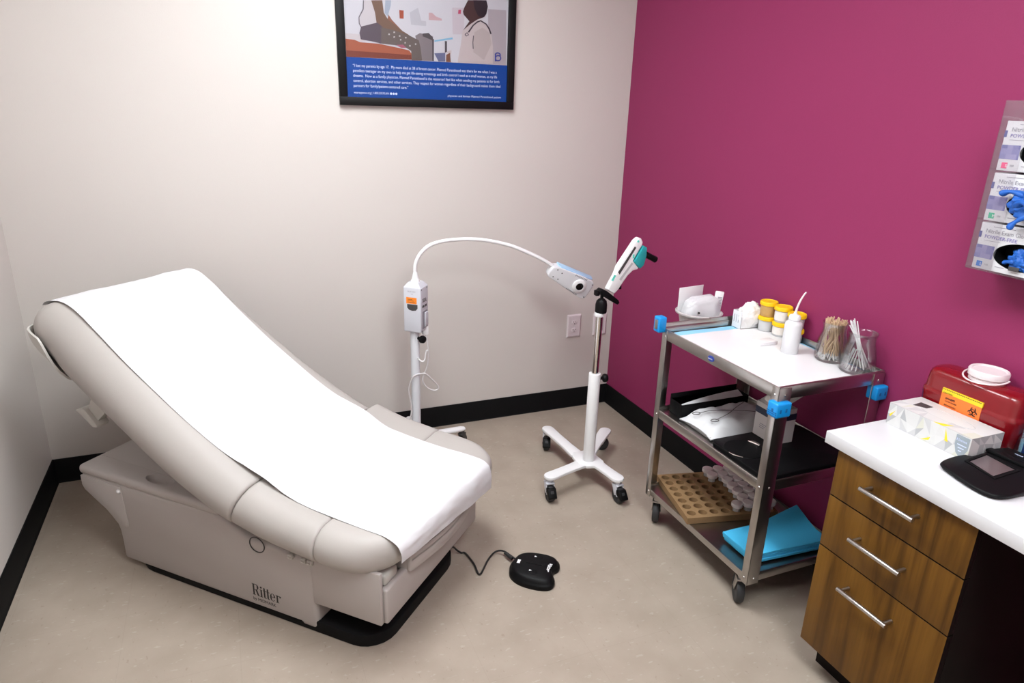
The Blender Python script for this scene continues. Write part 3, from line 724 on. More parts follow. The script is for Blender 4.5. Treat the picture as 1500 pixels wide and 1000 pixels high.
bo = obj('body', b, white_m, sco)
b = B(); b.prism([(-.397, 1.071), (-.390, 1.065), (-.458, .958), (-.466, .968)], .002, XZ(PY-.0162)); obj('screen_edge', b, dgrey_m, bo, label='dark screen edge')
b = B(); b.prism([(-.405, 1.005), (-.398, .999), (-.449, .931), (-.458, .938)], .001, XZ(PY-.0156)); obj('grip_groove', b, mat('light_grey_plastic', (.45, .45, .46, 1), .5, var=.04), bo)
b = B(); b.prism([(-.357, 1.073), (-.339, 1.063), (-.339, 1.028), (-.347, .991), (-.364, .977), (-.397, 1.008), (-.386, 1.023)], .040, XZ(PY-.020), .003); obj('rear_housing', b, teal_m, sco, label='teal rear housing')
b = B(); a0 = V((-.345, PY, 1.038)); a1 = V((-.279, PY, 1.006)); b.cyl(a0, a1, .0125, seg=24, bev=.001); b.lathe([(.0125, 0), (.0135, 0), (.0135, .006), (.0125, .006)], axis_frame(a1-(a1-a0).normalized()*.008, a1-a0), 24); obj('lens_tube', b, black_m, sco, label='black lens tube')
b = B(); b.lathe([(0, 0), (.005, 0), (.005, .0015), (0, .0015)], M.Translation((-.383, PY-.0148, 1.091)) @ M.Rotation(PI/2, 4, 'X'), 14); obj('mint_button', b, mint_m, sco, label='round mint green button')
b = B(); b.box((-.004, -.008, 0), (.004, .008, .0015), xf=M.Translation((-.399, PY-.0148, 1.030)) @ M.Rotation(PI/2, 4, 'X')); obj('mint_button', b, mint_m, sco, label='oblong mint green button')
b = B(); b.prism([(-.495, .936), (-.483, .958), (-.474, .955), (-.485, .932)], .001, XZ(PY-.0157)); obj('mint_patch', b, mint_m, sco, label='mint green patch')
b = B(); b.box((-.452, PY-.008, .892), (-.438, PY+.008, .908), .003); obj('trigger', b, black_m, sco)
# ================================================================ steel cart
X0, X1, Y0, Y1 = -.445, -.014, -1.705, -1.10
cart = thing('utility_cart', 'three-shelf stainless steel cart with blue bumpers against the magenta wall', 'cart', ((X0+X1)/2, (Y0+Y1)/2, 0))
def shelf(name, z, up, dn, upf=None):
    upf = up if upf is None else upf
    b = B(); b.box((X0+.002, Y0+.002, z-.004), (X1-.002, Y1-.002, z))
    b.box((X0, Y0, z-dn), (X0+.003, Y1, z+upf), .001); b.box((X1-.003, Y0, z-dn), (X1, Y1, z+up), .001)
    b.box((X0, Y0, z-dn), (X1, Y0+.003, z+up), .001); b.box((X0, Y1-.003, z-dn), (X1, Y1, z+up), .001)
    # rolled top lips
    b.tube([(X0+.002, Y0, z+upf), (X0+.002, Y1, z+upf)], .0028, 6); b.tube([(X0, Y0+.002, z+up), (X1, Y0+.002, z+up)], .0028, 6); b.tube([(X0, Y1-.002, z+up), (X1, Y1-.002, z+up)], .0028, 6); b.tube([(X1-.002, Y0, z+up), (X1-.002, Y1, z+up)], .0028, 6)
    return obj(name, b, steel_m, cart)
top_o = shelf('top_shelf', .806, .022, .020, .018)
shelf('middle_shelf', .490, .012, .022, .010); shelf('lower_shelf', .150, .006, .024, -.001)
b = B(); b.lathe([(0, 0), (1, 0), (.97, .0015), (0, .002)], M(((0, 0, -1, X0-.0004), (-.0165, 0, 0, -1.385), (0, .0105, 0, .806), (0, 0, 0, 1))), 24)
bd = obj('badge', b, mat('badge_blue', (.03, .06, .33, 1), .35, var=.05), cart, label='small blue oval badge')
b = B(); b.text('LAKESIDE', .0052, SIDE(-1.3715, .8038, X0-.0024), .0003); obj('badge_lettering', b, white_m, bd)
for sx, sy in ((0, 0), (0, 1), (1, 0), (1, 1)):
    x = X0-.0022 if sx == 0 else X1+.0022; y = Y0-.0022 if sy == 0 else Y1+.0022
    dx = 1 if sx == 0 else -1; dy = 1 if sy == 0 else -1
    b = B()
    lo = (min(x, x+dx*.0024), min(y, y+dy*.030), .118); hi = (max(x, x+dx*.0024), max(y, y+dy*.030), .824); b.box(lo, hi, .0006)
    lo = (min(x, x+dx*.048), min(y, y+dy*.0024), .118); hi = (max(x, x+dx*.048), max(y, y+dy*.0024), .824); b.box(lo, hi, .0006)
    lg = obj('leg', b, steel_m, cart)
    for zz in (.80, .482, .140):
        for p_, d_ in (((x-dx*.0002, y+dy*.018, zz), (-dx, 0, 0)), ((x+dx*.026, y-dy*.0002, zz), (0, -dy, 0))):
            b = B(); b.lathe([(0, 0), (.0045, 0), (.0035, .002), (0, .003)], axis_frame(p_, d_), 12); obj('rivet', b, steel_m, lg)
    caster(cart, (x+dx*.025, y+dy*.05), .126, .050, (.62, .8) if sy else (.50, .86), rubber_m, steel_m, None, .024)
def bumper(nm, lo, hi, inset=None):
    b = B(); b.box(lo, hi, .006, 3)
    if inset: lo2, hi2, ax = inset
    o = obj(nm, b, bumper_m, cart)
    return o
for yy0, xr in ((Y0, 0), (Y0, 1)):
    lo = (X0-.018, Y0-.020, .735) if xr == 0 else (X1-.040, Y0-.020, .735)
    hi = (X0+.040, Y0+.022, .783) if xr == 0 else (X1+.010, Y0+.022, .783)
    o = bumper('bumper', lo, hi)
    b = B()
    for q in (0, 1): b.box((lo[0]+.012+q*.022, lo[1]-.0008, .752), (lo[0]+.019+q*.022, lo[1]+.002, .764), .001)
    if xr == 0:
        b.box((lo[0]-.0008, Y0-.006, .754), (lo[0]+.002, Y0+.002, .764), .001)
        for q in range(3): b.box((lo[0]-.0008, Y0-.018, .741+.006*q), (lo[0]+.002, Y0+.02, .7425+.006*q))
    obj('slots', b, mat('bumper_dark', (.002, .10, .32, 1), .5, var=.05) if 'bumper_dark' not in MATS else MATS['bumper_dark'], o)
for xr in (0, 1):
    lo = (X0-.030, Y1-.012, .812) if xr == 0 else (X1-.03, Y1-.012, .812)
    hi = (X0+.004, Y1+.026, .872) if xr == 0 else (X1+.004, Y1+.026, .872)
    o = bumper('bumper', lo, hi)
    if xr == 0:
        b = B(); b.box((lo[0]-.001, lo[1]+.010, lo[2]+.012), (lo[0]+.002, hi[1]-.010, hi[2]-.012), .0006); obj('end_plate', b, steel_m, o, label='steel end plate')
b = B(); b.box((X0+.004, Y1+.001, .812), (X1-.03, Y1+.006, .846), .001); obj('end_rail', b, steel_m, cart)

# pad on the top shelf
pad = thing('underpad', 'white absorbent pad with pale blue edge spread over the cart top', 'underpad', (-.23, -1.40, .806))
def wavy(x0, x1, y0, y1, z, th, amp, seed, nx=20, ny=30):
    g = []
    for i in range(nx+1):
        row = []
        for j in range(ny+1):
            x = x0+(x1-x0)*i/nx; y = y0+(y1-y0)*j/ny
            ex = (i == 0)-(i == nx); ey = (j == 0)-(j == ny)
            w = noise.noise(V((x*14, y*14, seed)))
            row.append((x+ex*.004*w, y+ey*.004*w, z+amp*(1+noise.noise(V((x*9, y*9, seed+3))))))
        g.append(row)
    return B().sheet(g, th)
obj('backing', wavy(X0+.008, X1-.008, Y0+.012, Y1-.010, .8072, .0012, .0003, 1), bluepad_m, pad, label='pale blue backing')
obj('absorbent_face', wavy(X0+.0085, X1-.022, Y0+.016, Y1-.052, .8084, .0016, .0008, 2), white_m, pad, label='white face')

# ---- specimen cups
def cup(x, y, z, r, h, liq, lab, tilt=0):
    t = thing('specimen_cup', lab, 'specimen cup', (x, y, z), 0, None)
    xf = M.Translation((x, y, z))
    b = B(xf); b.lathe([(0, 0), (r*.88, 0), (r*.92, .002), (r*.97, h-.014), (r*.93, h-.014), (r*.88, .004), (0, .004)], None, 24); obj('jar', b, frost_m if liq != 'tan' else tan_m, t)
    if liq == 'label':
        b = B(xf); b.lathe([(r*.955, .008), (r*.965, .008), (r*.975, h-.018), (r*.955, h-.018)], None, 24, True); obj('paper_label', b, mat('cream_label', (.74, .70, .66, 1), .7, var=.1, vscale=90) if 'cream_label' not in MATS else MATS['cream_label'], t)
    if liq == 'clear':
        b = B(xf); b.lathe([(0, .005), (r*.86, .005), (r*.90, h*.55), (0, h*.55)], None, 20); obj('contents', b, cotton_m, t)
    b = B(xf)
    prof = [(r*1.02, h-.016), (r*1.08, h-.014), (r*1.09, h-.004), (r*1.05, h-.001), (r*.9, h), (r*.84, h-.002), (0, h-.002)]
    b.lathe(prof, None, 36)
    for k in range(36):
        a = 2*PI*k/36; b.box((r*1.075, -.0008, h-.0145), (r*1.10, .0008, h-.004), xf=M.Rotation(a, 4, 'Z'))
    obj('lid', b, yellow_m, t, label='yellow screw lid')
    return t
cr = .030; cz = .8112
cup(-.047, -1.197, cz, cr, .058, 'clear', 'clear yellow-lidded specimen cup beneath the amber one, next to the gauze')
cup(-.047, -1.197, cz+.058, cr, .058, 'tan', 'amber-filled specimen cup with yellow lid, left end of the upper row')
cup(-.040, -1.266, cz, cr, .054, 'label', 'yellow-lidded cup in the bottom row, middle stack on the cart top')
cup(-.040, -1.266, cz+.054, cr, .060, 'label', 'yellow-lidded cup with cream label, top of the middle stack')
cup(-.044, -1.338, cz, cr, .050, 'clear', 'yellow-lidded cup mostly hidden behind the squeeze bottle, lower')
cup(-.044, -1.338, cz+.050, cr, .058, 'clear', 'yellow-lidded cup just behind the squeeze bottle nozzle, upper')
# ---- squeeze bottle
sb = thing('squeeze_bottle', 'milky white squeeze bottle with thin bent spout on the cart', 'bottle', (-.147, -1.428, .811))
SQ = M.Translation((-.147, -1.428, .811)) @ M.Diagonal((1, 1, .87, 1))
xf = SQ
b = B(xf); b.lathe([(0, 0), (.027, 0), (.029, .003), (.029, .105), (.0285, .112), (.029, .116), (.027, .126), (.018, .134), (.0165, .136), (.0165, .139), (0, .139)], None, 28); obj('bottle_body', b, mat('milky_plastic', (.70, .70, .72, 1), .35, var=.02), sb)
b = B(xf); b.lathe([(0, .137), (.019, .137), (.019, .152), (.017, .156), (.007, .160), (.005, .168), (0, .168)], None, 24)
for k in range(20): b.box((.0185, -.001, .139), (.0196, .001, .151), xf=M.Rotation(2*PI*k/20, 4, 'Z'))
obj('cap', b, white_m, sb)
b = B(); b.tube(spline([(-.147, -1.428, .951), (-.145, -1.429, .972), (-.138, -1.431, .998), (-.128, -1.434, 1.020), (-.123, -1.436, 1.028)], 6), [.0042-.0018*k/24 for k in range(25)], 10); obj('spout', b, lid_m, sb)
# ---- gauze box and tissue
gb = thing('gauze_box', 'open white box of gauze at the left end of the cart top', 'box', (-.08, -1.115, .811))
b = B()
x0, x1, y0, y1, z0, z1 = -.138, -.03, -1.162, -1.112, .811, .878
b.box((x0, y0, z0), (x0+.0015, y1, z1)); b.box((x1-.0015, y0, z0), (x1, y1, z1)); b.box((x0, y0, z0), (x1, y0+.0015, z1-.02)); b.box((x0, y1-.0015, z0), (x1, y1, z1)); b.box((x0, y0, z0), (x1, y1, z0+.0015))
obj('carton', b, white_m, gb)
b = B()
for q, yy in enumerate((-1.122, -1.134, -1.146)): b.box((x0-.0006, yy-.001, z0+.022), (x0+.0003, yy+.001, z0+.052))
obj('carton_slots', b, greyink_m, gb)
b = B(); b.blob((-.086, -1.148, .860), (.050, .031, .049), .22, 2.2, 5, 3, .8125)
single('cotton_gauze', b, cotton_m, 'crumpled heap of white gauze spilling from the open gauze box', 'gauze', (-.08, -1.14, .811), smooth=60)
b = B(); b.box((-.205, -1.348, .8108), (-.125, -1.305, .824), .002)
single('gauze_packet', b, white_m, 'small flat white packet lying in front of the specimen cups', 'packet', (-.165, -1.327, .811))
# ---- basin hooked on the cart end, with bag
bas = thing('basin', 'round grey-white basin hooked outside the far end of the cart', 'basin', (-.215, -1.0, .775))
xf = M.Translation((-.215, -1.003, .773))
b = B(xf); b.lathe([(0, 0), (.060, 0), (.068, .006), (.078, .058), (.086, .064), (.092, .066), (.093, .072), (.088, .075), (.080, .072), (.074, .060), (.064, .012), (.056, .006), (0, .006)], None, 40); obj('bowl', b, mat('pale_grey_plastic', (.50, .47, .47, 1), .4, var=.03), bas)
b = B(); b.box((-.235, -1.098, .80), (-.195, -1.0942, .848), .001); b.box((-.235, -1.106, .844), (-.195, -1.0942, .848), .001); b.box((-.235, -1.0955, .815), (-.195, -1.075, .822), .001); obj('hook_bracket', b, steel_m, bas)
bag = thing('plastic_bag', 'crumpled white plastic bag stuffed in the basin behind the cart', 'bag', (-.215, -1.01, .782))
bb = bmesh.new(); bmesh.ops.create_icosphere(bb, subdivisions=5, radius=1)
BGX = M.Translation((-.212, -1.008, .852)) @ M.Rotation(-.15, 4, 'Z')
for v in bb.verts:
    d = v.co.normalized(); q = [math.copysign(abs(c)**.55, c) for c in d]
    k = 1+.07*noise.noise(d*2.2+V((5, 0, 0)))+.035*abs(noise.noise(V((d.x*5+d.z*3, d.y*2, 9))))-.03*abs(noise.noise(V((d.x*3-d.z*6, 3, d.y))))
    p = V((q[0]*.074*k*(1-.10*q[2]), q[1]*.040*k*(1-.25*max(0, q[2])), q[2]*.056*k+.010*q[0]*max(0, q[2])))
    p.z = max(p.z, -.062); v.co = p
b = B(); b.add(bb, BGX); obj('film', b, mat('white_film', (.60, .60, .62, 1), .3, spec=.5, bump=.18, bscale=22), bag, smooth=60)
b = B()
for q in ((-.052, -.0455, -.018), (-.034, -.0475, .002)): b.lathe([(0, 0), (.0045, 0), (.0045, .003), (0, .003)], BGX @ axis_frame(q, (-.1, -1, .1)), 12)
obj('printed_dots', b, ink_m, bag, label='two small dark dots')
b = B(); b.box((-.065, -.0012, 0), (.065, .0012, .10), .0005, xf=M.Translation((-.232, -.962, .838)) @ M.Rotation(.15, 4, 'Z'))
single('paper_card', b, white_m, 'upright white card standing behind the bag in the basin', 'card', (-.232, -.962, .838))
pch = thing('packet', 'upright white packet with grey print at the right side of the basin', 'packet', (-.138, -1.02, .84))
b = B(); b.box((-.017, -.005, 0), (.017, .005, .085), .004, xf=M.Translation((-.142, -1.015, .84)) @ M.Rotation(-.5, 4, 'Z') @ M.Rotation(.08, 4, 'Y')); obj('pouch', b, white_m, pch)
b = B()
for q in range(6): b.box((-.005, -.0057, .03+.006*q), (.012, -.0048, .033+.006*q), xf=M.Translation((-.142, -1.015, .84)) @ M.Rotation(-.5, 4, 'Z') @ M.Rotation(.08, 4, 'Y'))
obj('print', b, greyink_m, pch)
# ---- glass jars of swabs
def jar(x, y, lab, rad=.050):
    t = thing('glass_jar', lab, 'jar', (x, y, .811))
    xf = M.Translation((x, y, .811)); R = rad
    outp = [(0, 0), (R-.006, 0), (R, .005), (R+.001, .022), (R-.002, .058), (R-.007, .080), (R-.012, .094), (R-.013, .102), (R-.013, .118), (R-.008, .131), (R-.009, .134)]
    inp = [(R-.0115, .132), (R-.016, .118), (R-.016, .102), (R-.015, .094), (R-.010, .079), (R-.005, .057), (R-.003, .022), (R-.006, .008), (0, .007)]
    b = B(xf); b.lathe(outp+inp, None, 40)
    obj('glass', b, glass_m, t, smooth=60)
    return t
J1 = V((-.066, -1.530, .811)); J2 = V((-.066, -1.641, .811))
jar(J1.x, J1.y, 'glass jar packed with wooden swab sticks at the right of the cart'); jar(J2.x, J2.y, 'glass jar with a few white swabs at the near right cart corner', .054)
def swab_mesh(L, stick_m, tip_m, r=.0013, both=False):
    b = B(); b.cyl((0, 0, 0), (0, 0, L), r, seg=6)
    b.mi = 1; b.lathe([(0, -.001), (.0022, .002), (.0026, .008), (.0018, .014), (r, .016)], None, 8)
    if both: b.lathe([(r, L-.016), (.0018, L-.014), (.0026, L-.008), (.0022, L-.002), (0, L+.001)], None, 8)
    me = bpy.data.meshes.new('cotton_swab'); b.bm.to_mesh(me); b.bm.free(); me.materials.append(stick_m); me.materials.append(tip_m)
    me.polygons.foreach_set('use_smooth', [True]*len(me.polygons)); me.set_sharp_from_angle(angle=1)
    return me
swm = swab_mesh(.138, wood_swab, cotton_m, .0016)
rng = random.Random(3)
proto = None
def put_swab(me, foot, head, label, group, cat='swab'):
    global proto
    o = bpy.data.objects.new('cotton_swab', me); COL.objects.link(o)
    d = (head-foot).normalized(); o.matrix_world = axis_frame(foot, d)
    o.rotation_euler = axis_frame(foot, d).to_euler(); o.location = foot
    tag(o, label, cat, group); return o
for k in range(76):
    a = rng.random()*2*PI; rr = .034*math.sqrt(rng.random()*.7+.3); a2 = a+PI+rng.uniform(-.9, .9); r2 = .004+.040*math.sqrt(rng.random())
    hd = J1+V((rr*math.cos(a), rr*math.sin(a), .136)); ft = J1+V((r2*math.cos(a2), r2*math.sin(a2), .010))
    if k % 3 == 0: ft = J1+V((.038*math.cos(a+.8), .038*math.sin(a+.8), .010))
    put_swab(swm, ft, hd, 'wooden-stick cotton swab packed in the full glass jar', 'wooden swabs in the glass jar')
sww = swab_mesh(.165, white_m, cotton_m, .0018)
vd = V((-.72, .69, 0))    # lean to the left seen from the room
for k in range(10):
    ft = J2+V((.022+rng.uniform(-.014, .012), -.018+rng.uniform(-.016, .016), .009+.001*k))
    hd = J2+vd*(.034+.006*math.sin(k*1.9))+V((rng.uniform(-.003, .003), rng.uniform(-.003, .003), .15))
    put_swab(sww, ft, hd, 'white swab leaning out of the nearly empty glass jar', 'white swabs leaning in the jar')
for hd in ((-.020, .012, .16), (-.012, .028, .15)):
    put_swab(sww, J2+V((.01, -.02, .010)), J2+V(hd), 'white swab leaning out of the nearly empty glass jar', 'white swabs leaning in the jar')
swl = swab_mesh(.07, MATS['light_grey_plastic'], cotton_m, .0018)
for k in range(5):
    a = 2.4+.35*k
    put_swab(swl, J2+V((.036*math.cos(a), .036*math.sin(a), .010)), J2+V((.016*math.cos(a), .022*math.sin(a), .075)), 'short grey stick lying inside the nearly empty jar', 'short sticks inside the jar', 'stick')

# ================================================================ middle shelf
ZM = .4915
org_ = thing('document_tray', 'long black open tray holding papers on the middle cart shelf', 'tray', (-.24, -1.165, ZM))
def openbox(b, x0, x1, y0, y1, z0, z1, t=.003):
    b.box((x0, y0, z0), (x1, y1, z0+t)); b.box((x0, y0, z0), (x0+t, y1, z1), .001); b.box((x1-t, y0, z0), (x1, y1, z1), .001); b.box((x0, y0, z0), (x1, y0+t, z1), .001); b.box((x0, y1-t, z0), (x1, y1, z1), .001)
b = B(); openbox(b, -.40, -.085, -1.205, -1.128, ZM, .548); b.box((-.40, -1.131, ZM), (-.085, -1.128, .566), .001); obj('tray', b, black_m, org_)
g = []
for i in range(13):
    t = i/12; row = []
    for j in range(5):
        s_ = j/4; row.append((-.394+.295*t, -1.200+.044*s_-.010*s_*(1-t), .528+.006*math.sin(PI*t*.9)*(.4+s_)+.016*t*s_+.006*t))
    g.append(row)
b = B(); b.sheet(g, .001); single('paper_sheets', b, paper_m, 'long white papers lying in the black tray on the middle shelf', 'papers', (-.24, -1.17, .53), smooth=60)
# pouch with scissors
pb = thing('instrument_pouch', 'puffy white wrapped instrument pouch beside the black tray', 'pouch', (-.25, -1.305, ZM))
g = []; N = 24
for i in range(N+1):
    row = []
    for j in range(N+1):
        s_ = i/N; t = j/N
        e = min(1, 6*min(s_, 1-s_))*min(1, 6*min(t, 1-t)); e = e*(2-e)
        x = -.412+.325*s_+(.012*math.sin(3*t)); y = -1.212-.185*t+.018*s_*(1-t)
        z = ZM+.008+.034*e+.010*e*noise.noise(V((s_*7, t*5, 2)))+.006*e*noise.noise(V((s_*16, t*14, 4)))
        row.append((x, y, z))
    g.append(row)
b = B(); b.sheet(g, .006); obj('wrap', b, paper_m, pb, smooth=60)
b = B(); b.box((-.405, -1.392, ZM), (-.10, -1.222, ZM+.010), .003); obj('base_tray', b, mat('mid_steel_grey', (.30, .29, .28, 1), .4, .6, var=.05), pb)
sc_ = thing('surgical_scissors', 'dark steel scissors lying across the white instrument pouch', 'scissors', (-.27, -1.28, .537))
b = B(); zz = .539
b.tube(spline([(-.365, -1.265, zz), (-.30, -1.268, zz+.002), (-.20, -1.30, zz+.001), (-.13, -1.335, zz-.002)], 5), .0018, 6, flatten=.6); b.tube(spline([(-.34, -1.33, zz-.003), (-.27, -1.31, zz+.002), (-.20, -1.27, zz+.001), (-.13, -1.235, zz)], 5), .0018, 6, flatten=.6)
obj('blades', b, mat('dark_steel', (.16, .15, .15, 1), .4, .6, var=.1), sc_)
for c in ((-.378, -1.264), (-.352, -1.338)):
    b = B(); b.tube([(c[0]+.016*math.cos(a), c[1]+.010*math.sin(a), zz) for a in [2*PI*k/18 for k in range(18)]], .0016, 6, True); obj('finger_ring', b, MATS['dark_steel'], sc_)
# black case with chrome ring
bc_ = thing('black_case', 'flat black case with a chrome ring on the middle shelf', 'case', (-.23, -1.545, ZM))
b = B(); b.prism([(p[0], p[1]) for p in rrect(-.428, -.03, -1.69, -1.412, .03)], .020, None, .004, z0=ZM); obj('case', b, black_m, bc_)
cc = V((-.362, -1.512, ZM+.021))
b = B(); b.lathe([(0, 0), (.068, 0), (.066, .002), (0, .003)], M.Translation(cc-V((0, 0, .001))), 36); rd = obj('round_lid', b, base_m, bc_)
for a0, a1, w_ in ((PI*1.02, PI*1.26, .0035), (-.02, .66, .008)):
    P = [(cc.x+.067*math.cos(a0+(a1-a0)*k/12), cc.y+.067*math.sin(a0+(a1-a0)*k/12), cc.z+.002) for k in range(13)]
    b = B(); b.tube(P, [w_*.9*(.35+.65*math.sin(PI*(k+.5)/13)) for k in range(13)], 8, flatten=.8); obj('chrome_rim', b, chrome_m, rd, label='chrome rim piece')
# wipes box
wb = thing('wipes_box', 'white and navy carton with open lid flap under the cart bumper', 'carton', (-.203, -1.471, ZM+.021))
x0, x1, y0, y1, z0, z1 = -.246, -.162, -1.524, -1.419, ZM+.0205, .640
b = B(); b.box((x0, y0, z0), (x1, y1, z1), .001); obj('carton', b, mat('carton_white', (.62, .58, .57, 1), .6, var=.03), wb)
b = B(); b.box((x0-.0008, y0-.0008, z1-.042), (x1+.0008, y1+.0008, z1-.018)); obj('navy_band', b, navy_m, wb, label='navy printed band')
b = B(); b.prism([(0, 0), (.115, 0), (.115, .0015), (0, .0015)], .098, M.Translation((x0+.005, y1-.004, z1)) @ M.Rotation(0, 4, 'Z') @ M(((.75, -.45, 0, 0), (-.1, 0, -1, 0), (.42, .85, 0, 0), (0, 0, 0, 1)))); obj('lid_flap', b, MATS['carton_white'], wb)
b = B()
for q in range(3): b.box((x0-.0006, y1-.062+.006*q, z0+.05-.007*q), (x0+.0003, y1-.028, z0+.0525-.007*q))
obj('print', b, greyink_m, wb)
b = B(); b.blob((-.205, -1.454, .655), (.030, .024, .022), .3, 2.5, 4, 21, .640); single('wipe_tissue', b, cotton_m, 'crumpled white wipe poking out of the navy-banded carton', 'tissue', (-.205, -1.454, .64), smooth=60)

# ================================================================ lower shelf
# vial rack with holes
zr0, zr1 = .1515, .1775
rk = thing('vial_rack', 'brown board vial rack drilled with round holes on the lower shelf', 'rack', (-.28, -1.25, zr0))
cd = V((.132, -.030, 0))/3; rd_ = V((-.058, -.253, 0))/6; h0 = V((-.362, -1.106, 0))
NC, NR = 8, 7
RKX = M(((cd.x, rd_.x, 0, h0.x), (cd.y, rd_.y, 0, h0.y), (0, 0, 1, 0), (0, 0, 0, 1)))     # local x = columns, y = rows
def rackmesh():
    b = bmesh.new(); n = 20; rad = .37; u0, u1, v0, v1 = -.62, NC-1+.42, -.6, NR-1+.72
    def P(x, y, z): return RKX @ V((x, y, z))
    # top made of cells with a round hole each
    xs = [u0]+[c+.5 for c in range(NC-1)]+[u1]; ys = [v0]+[r+.5 for r in range(NR-1)]+[v1]
    for i in range(NC):
        for j in range(NR):
            cx, cy = i, j; x0, x1, y0, y1 = xs[i], xs[i+1], ys[j], ys[j+1]
            ring = []; outr = []; low = []
            for k in range(n):
                a = 2*PI*k/n+PI/n*0; c, s = math.cos(a), math.sin(a)
                ring.append(b.verts.new(P(cx+rad*c, cy+rad*s, zr1))); low.append(b.verts.new(P(cx+rad*.96*c, cy+rad*.96*s, zr0+.004)))
                tx = ((x1-cx) if c > 0 else (x0-cx))/c if abs(c) > 1e-9 else 1e9; ty = ((y1-cy) if s > 0 else (y0-cy))/s if abs(s) > 1e-9 else 1e9
                t = min(tx, ty); outr.append(b.verts.new(P(cx+t*c, cy+t*s, zr1)))
            for k in range(n):
                k2 = (k+1) % n
                b.faces.new((ring[k], ring[k2], outr[k2], outr[k])); b.faces.new((ring[k], ring[k2], low[k2], low[k]))
                # corner fill
                a, c = outr[k].co, outr[k2].co
                la = (RKX.inverted() @ a); lc = (RKX.inverted() @ c)
                if abs(la.x-lc.x) > 1e-6 and abs(la.y-lc.y) > 1e-6:
                    kx = la.x if (abs(la.x-x0) < 1e-5 or abs(la.x-x1) < 1e-5) else lc.x; ky = la.y if (abs(la.y-y0) < 1e-5 or abs(la.y-y1) < 1e-5) else lc.y
                    b.faces.new((outr[k], outr[k2], b.verts.new(P(kx, ky, zr1))))
            b.faces.new(low)
    cs = [(u0, v0), (u1, v0), (u1, v1), (u0, v1)]
    up = [b.verts.new(P(x, y, zr1)) for x, y in cs]; dn = [b.verts.new(P(x, y, zr0)) for x, y in cs]
    for k in range(4): b.faces.new((up[k], up[(k+1) % 4], dn[(k+1) % 4], dn[k]))
    b.faces.new(dn)
    bmesh.ops.remove_doubles(b, verts=b.verts[:], dist=1e-6)
    bmesh.ops.recalc_face_normals(b, faces=b.faces[:])
    return b
b = B(); b.add(rackmesh()); obj('board', b, grn_m, rk, smooth=30)
# vials
def hole(c, r): return RKX @ V((c, r, zr0+.0045))
cr_ = .0205
vz = thing('vial', '', 'vial', hole(4, 0), 0, 'capped vials in the rack')
xf = M.Translation(hole(4, 0))
b = B(xf); b.lathe([(0, 0), (.0125, 0), (.0135, .002), (.0135, .040), (.010, .046), (0, .046)], None, 16); obj('glass_body', b, frost_m, vz)
b = B(xf); b.lathe([(0, .038), (cr_, .038), (cr_*1.05, .040), (cr_*1.05, .050), (cr_*.97, .053), (0, .0535)], None, 20); obj('cap', b, capm_m, vz, label='grey-white cap')
ORD = ['first', 'second', 'third', 'fourth', 'fifth', 'sixth', 'seventh']
spots = []
for r in range(7):
    cols = {0: (4, 5, 6, 7), 1: (4, 5, 6, 7), 2: (5, 6, 7), 3: (5, 6, 7), 4: (5, 6, 7), 5: (5, 6, 7), 6: (4, 5, 7)}[r]
    for q, c in enumerate(cols): spots.append((c, r, q, len(cols)))
for i, (c, r, q, n_) in enumerate(spots):
    pos = ['leftmost', 'second', 'third', 'fourth'][q]
    rowt = 'back row' if r == 0 else ('front row' if r == 6 else ORD[r]+' row from the back')
    lab = 'white-capped vial, %s from the left in the rack\'s %s' % (pos, rowt) if q else 'white-capped vial, leftmost one in the rack\'s %s' % rowt
    if i == 0: vz['label'] = lab
    else: dup(vz, hole(c, r), None, lab)
# blue pads
def padfold(z, dx, dy, lab, lift):
    g = []
    x0, x1, y0, y1 = -.398, -.068, -1.658, -1.512
    for i in range(13):
        row = []
        for j in range(9):
            s_ = i/12; t = j/8
            x = x0+(x1-x0)*s_+dx+.018*(1-t)*(.3+s_)*0; y = y0+(y1-y0)*t+dy-.022*s_*(1-t)
            zz = z+lift*max(0, s_-.5)*max(0, t-.4)*1.6+.002*noise.noise(V((s_*4, t*4, z*50)))
            row.append((x, y, zz))
        g.append(row)
    b = B(); b.sheet(g, .0085)
    return single('folded_underpad', b, blue_m, lab, 'underpad', (-.23, -1.585, z), 'blue pads on the lower shelf', 60)
padfold(.160, .006, -.004, 'bottom pad of the folded blue stack on the lower shelf', 0)
padfold(.1705, .002, 0, 'middle pad of the folded blue stack on the lower shelf', .0)
padfold(.181, 0, .001, 'top pad of the folded blue stack, one corner lifted', .09)
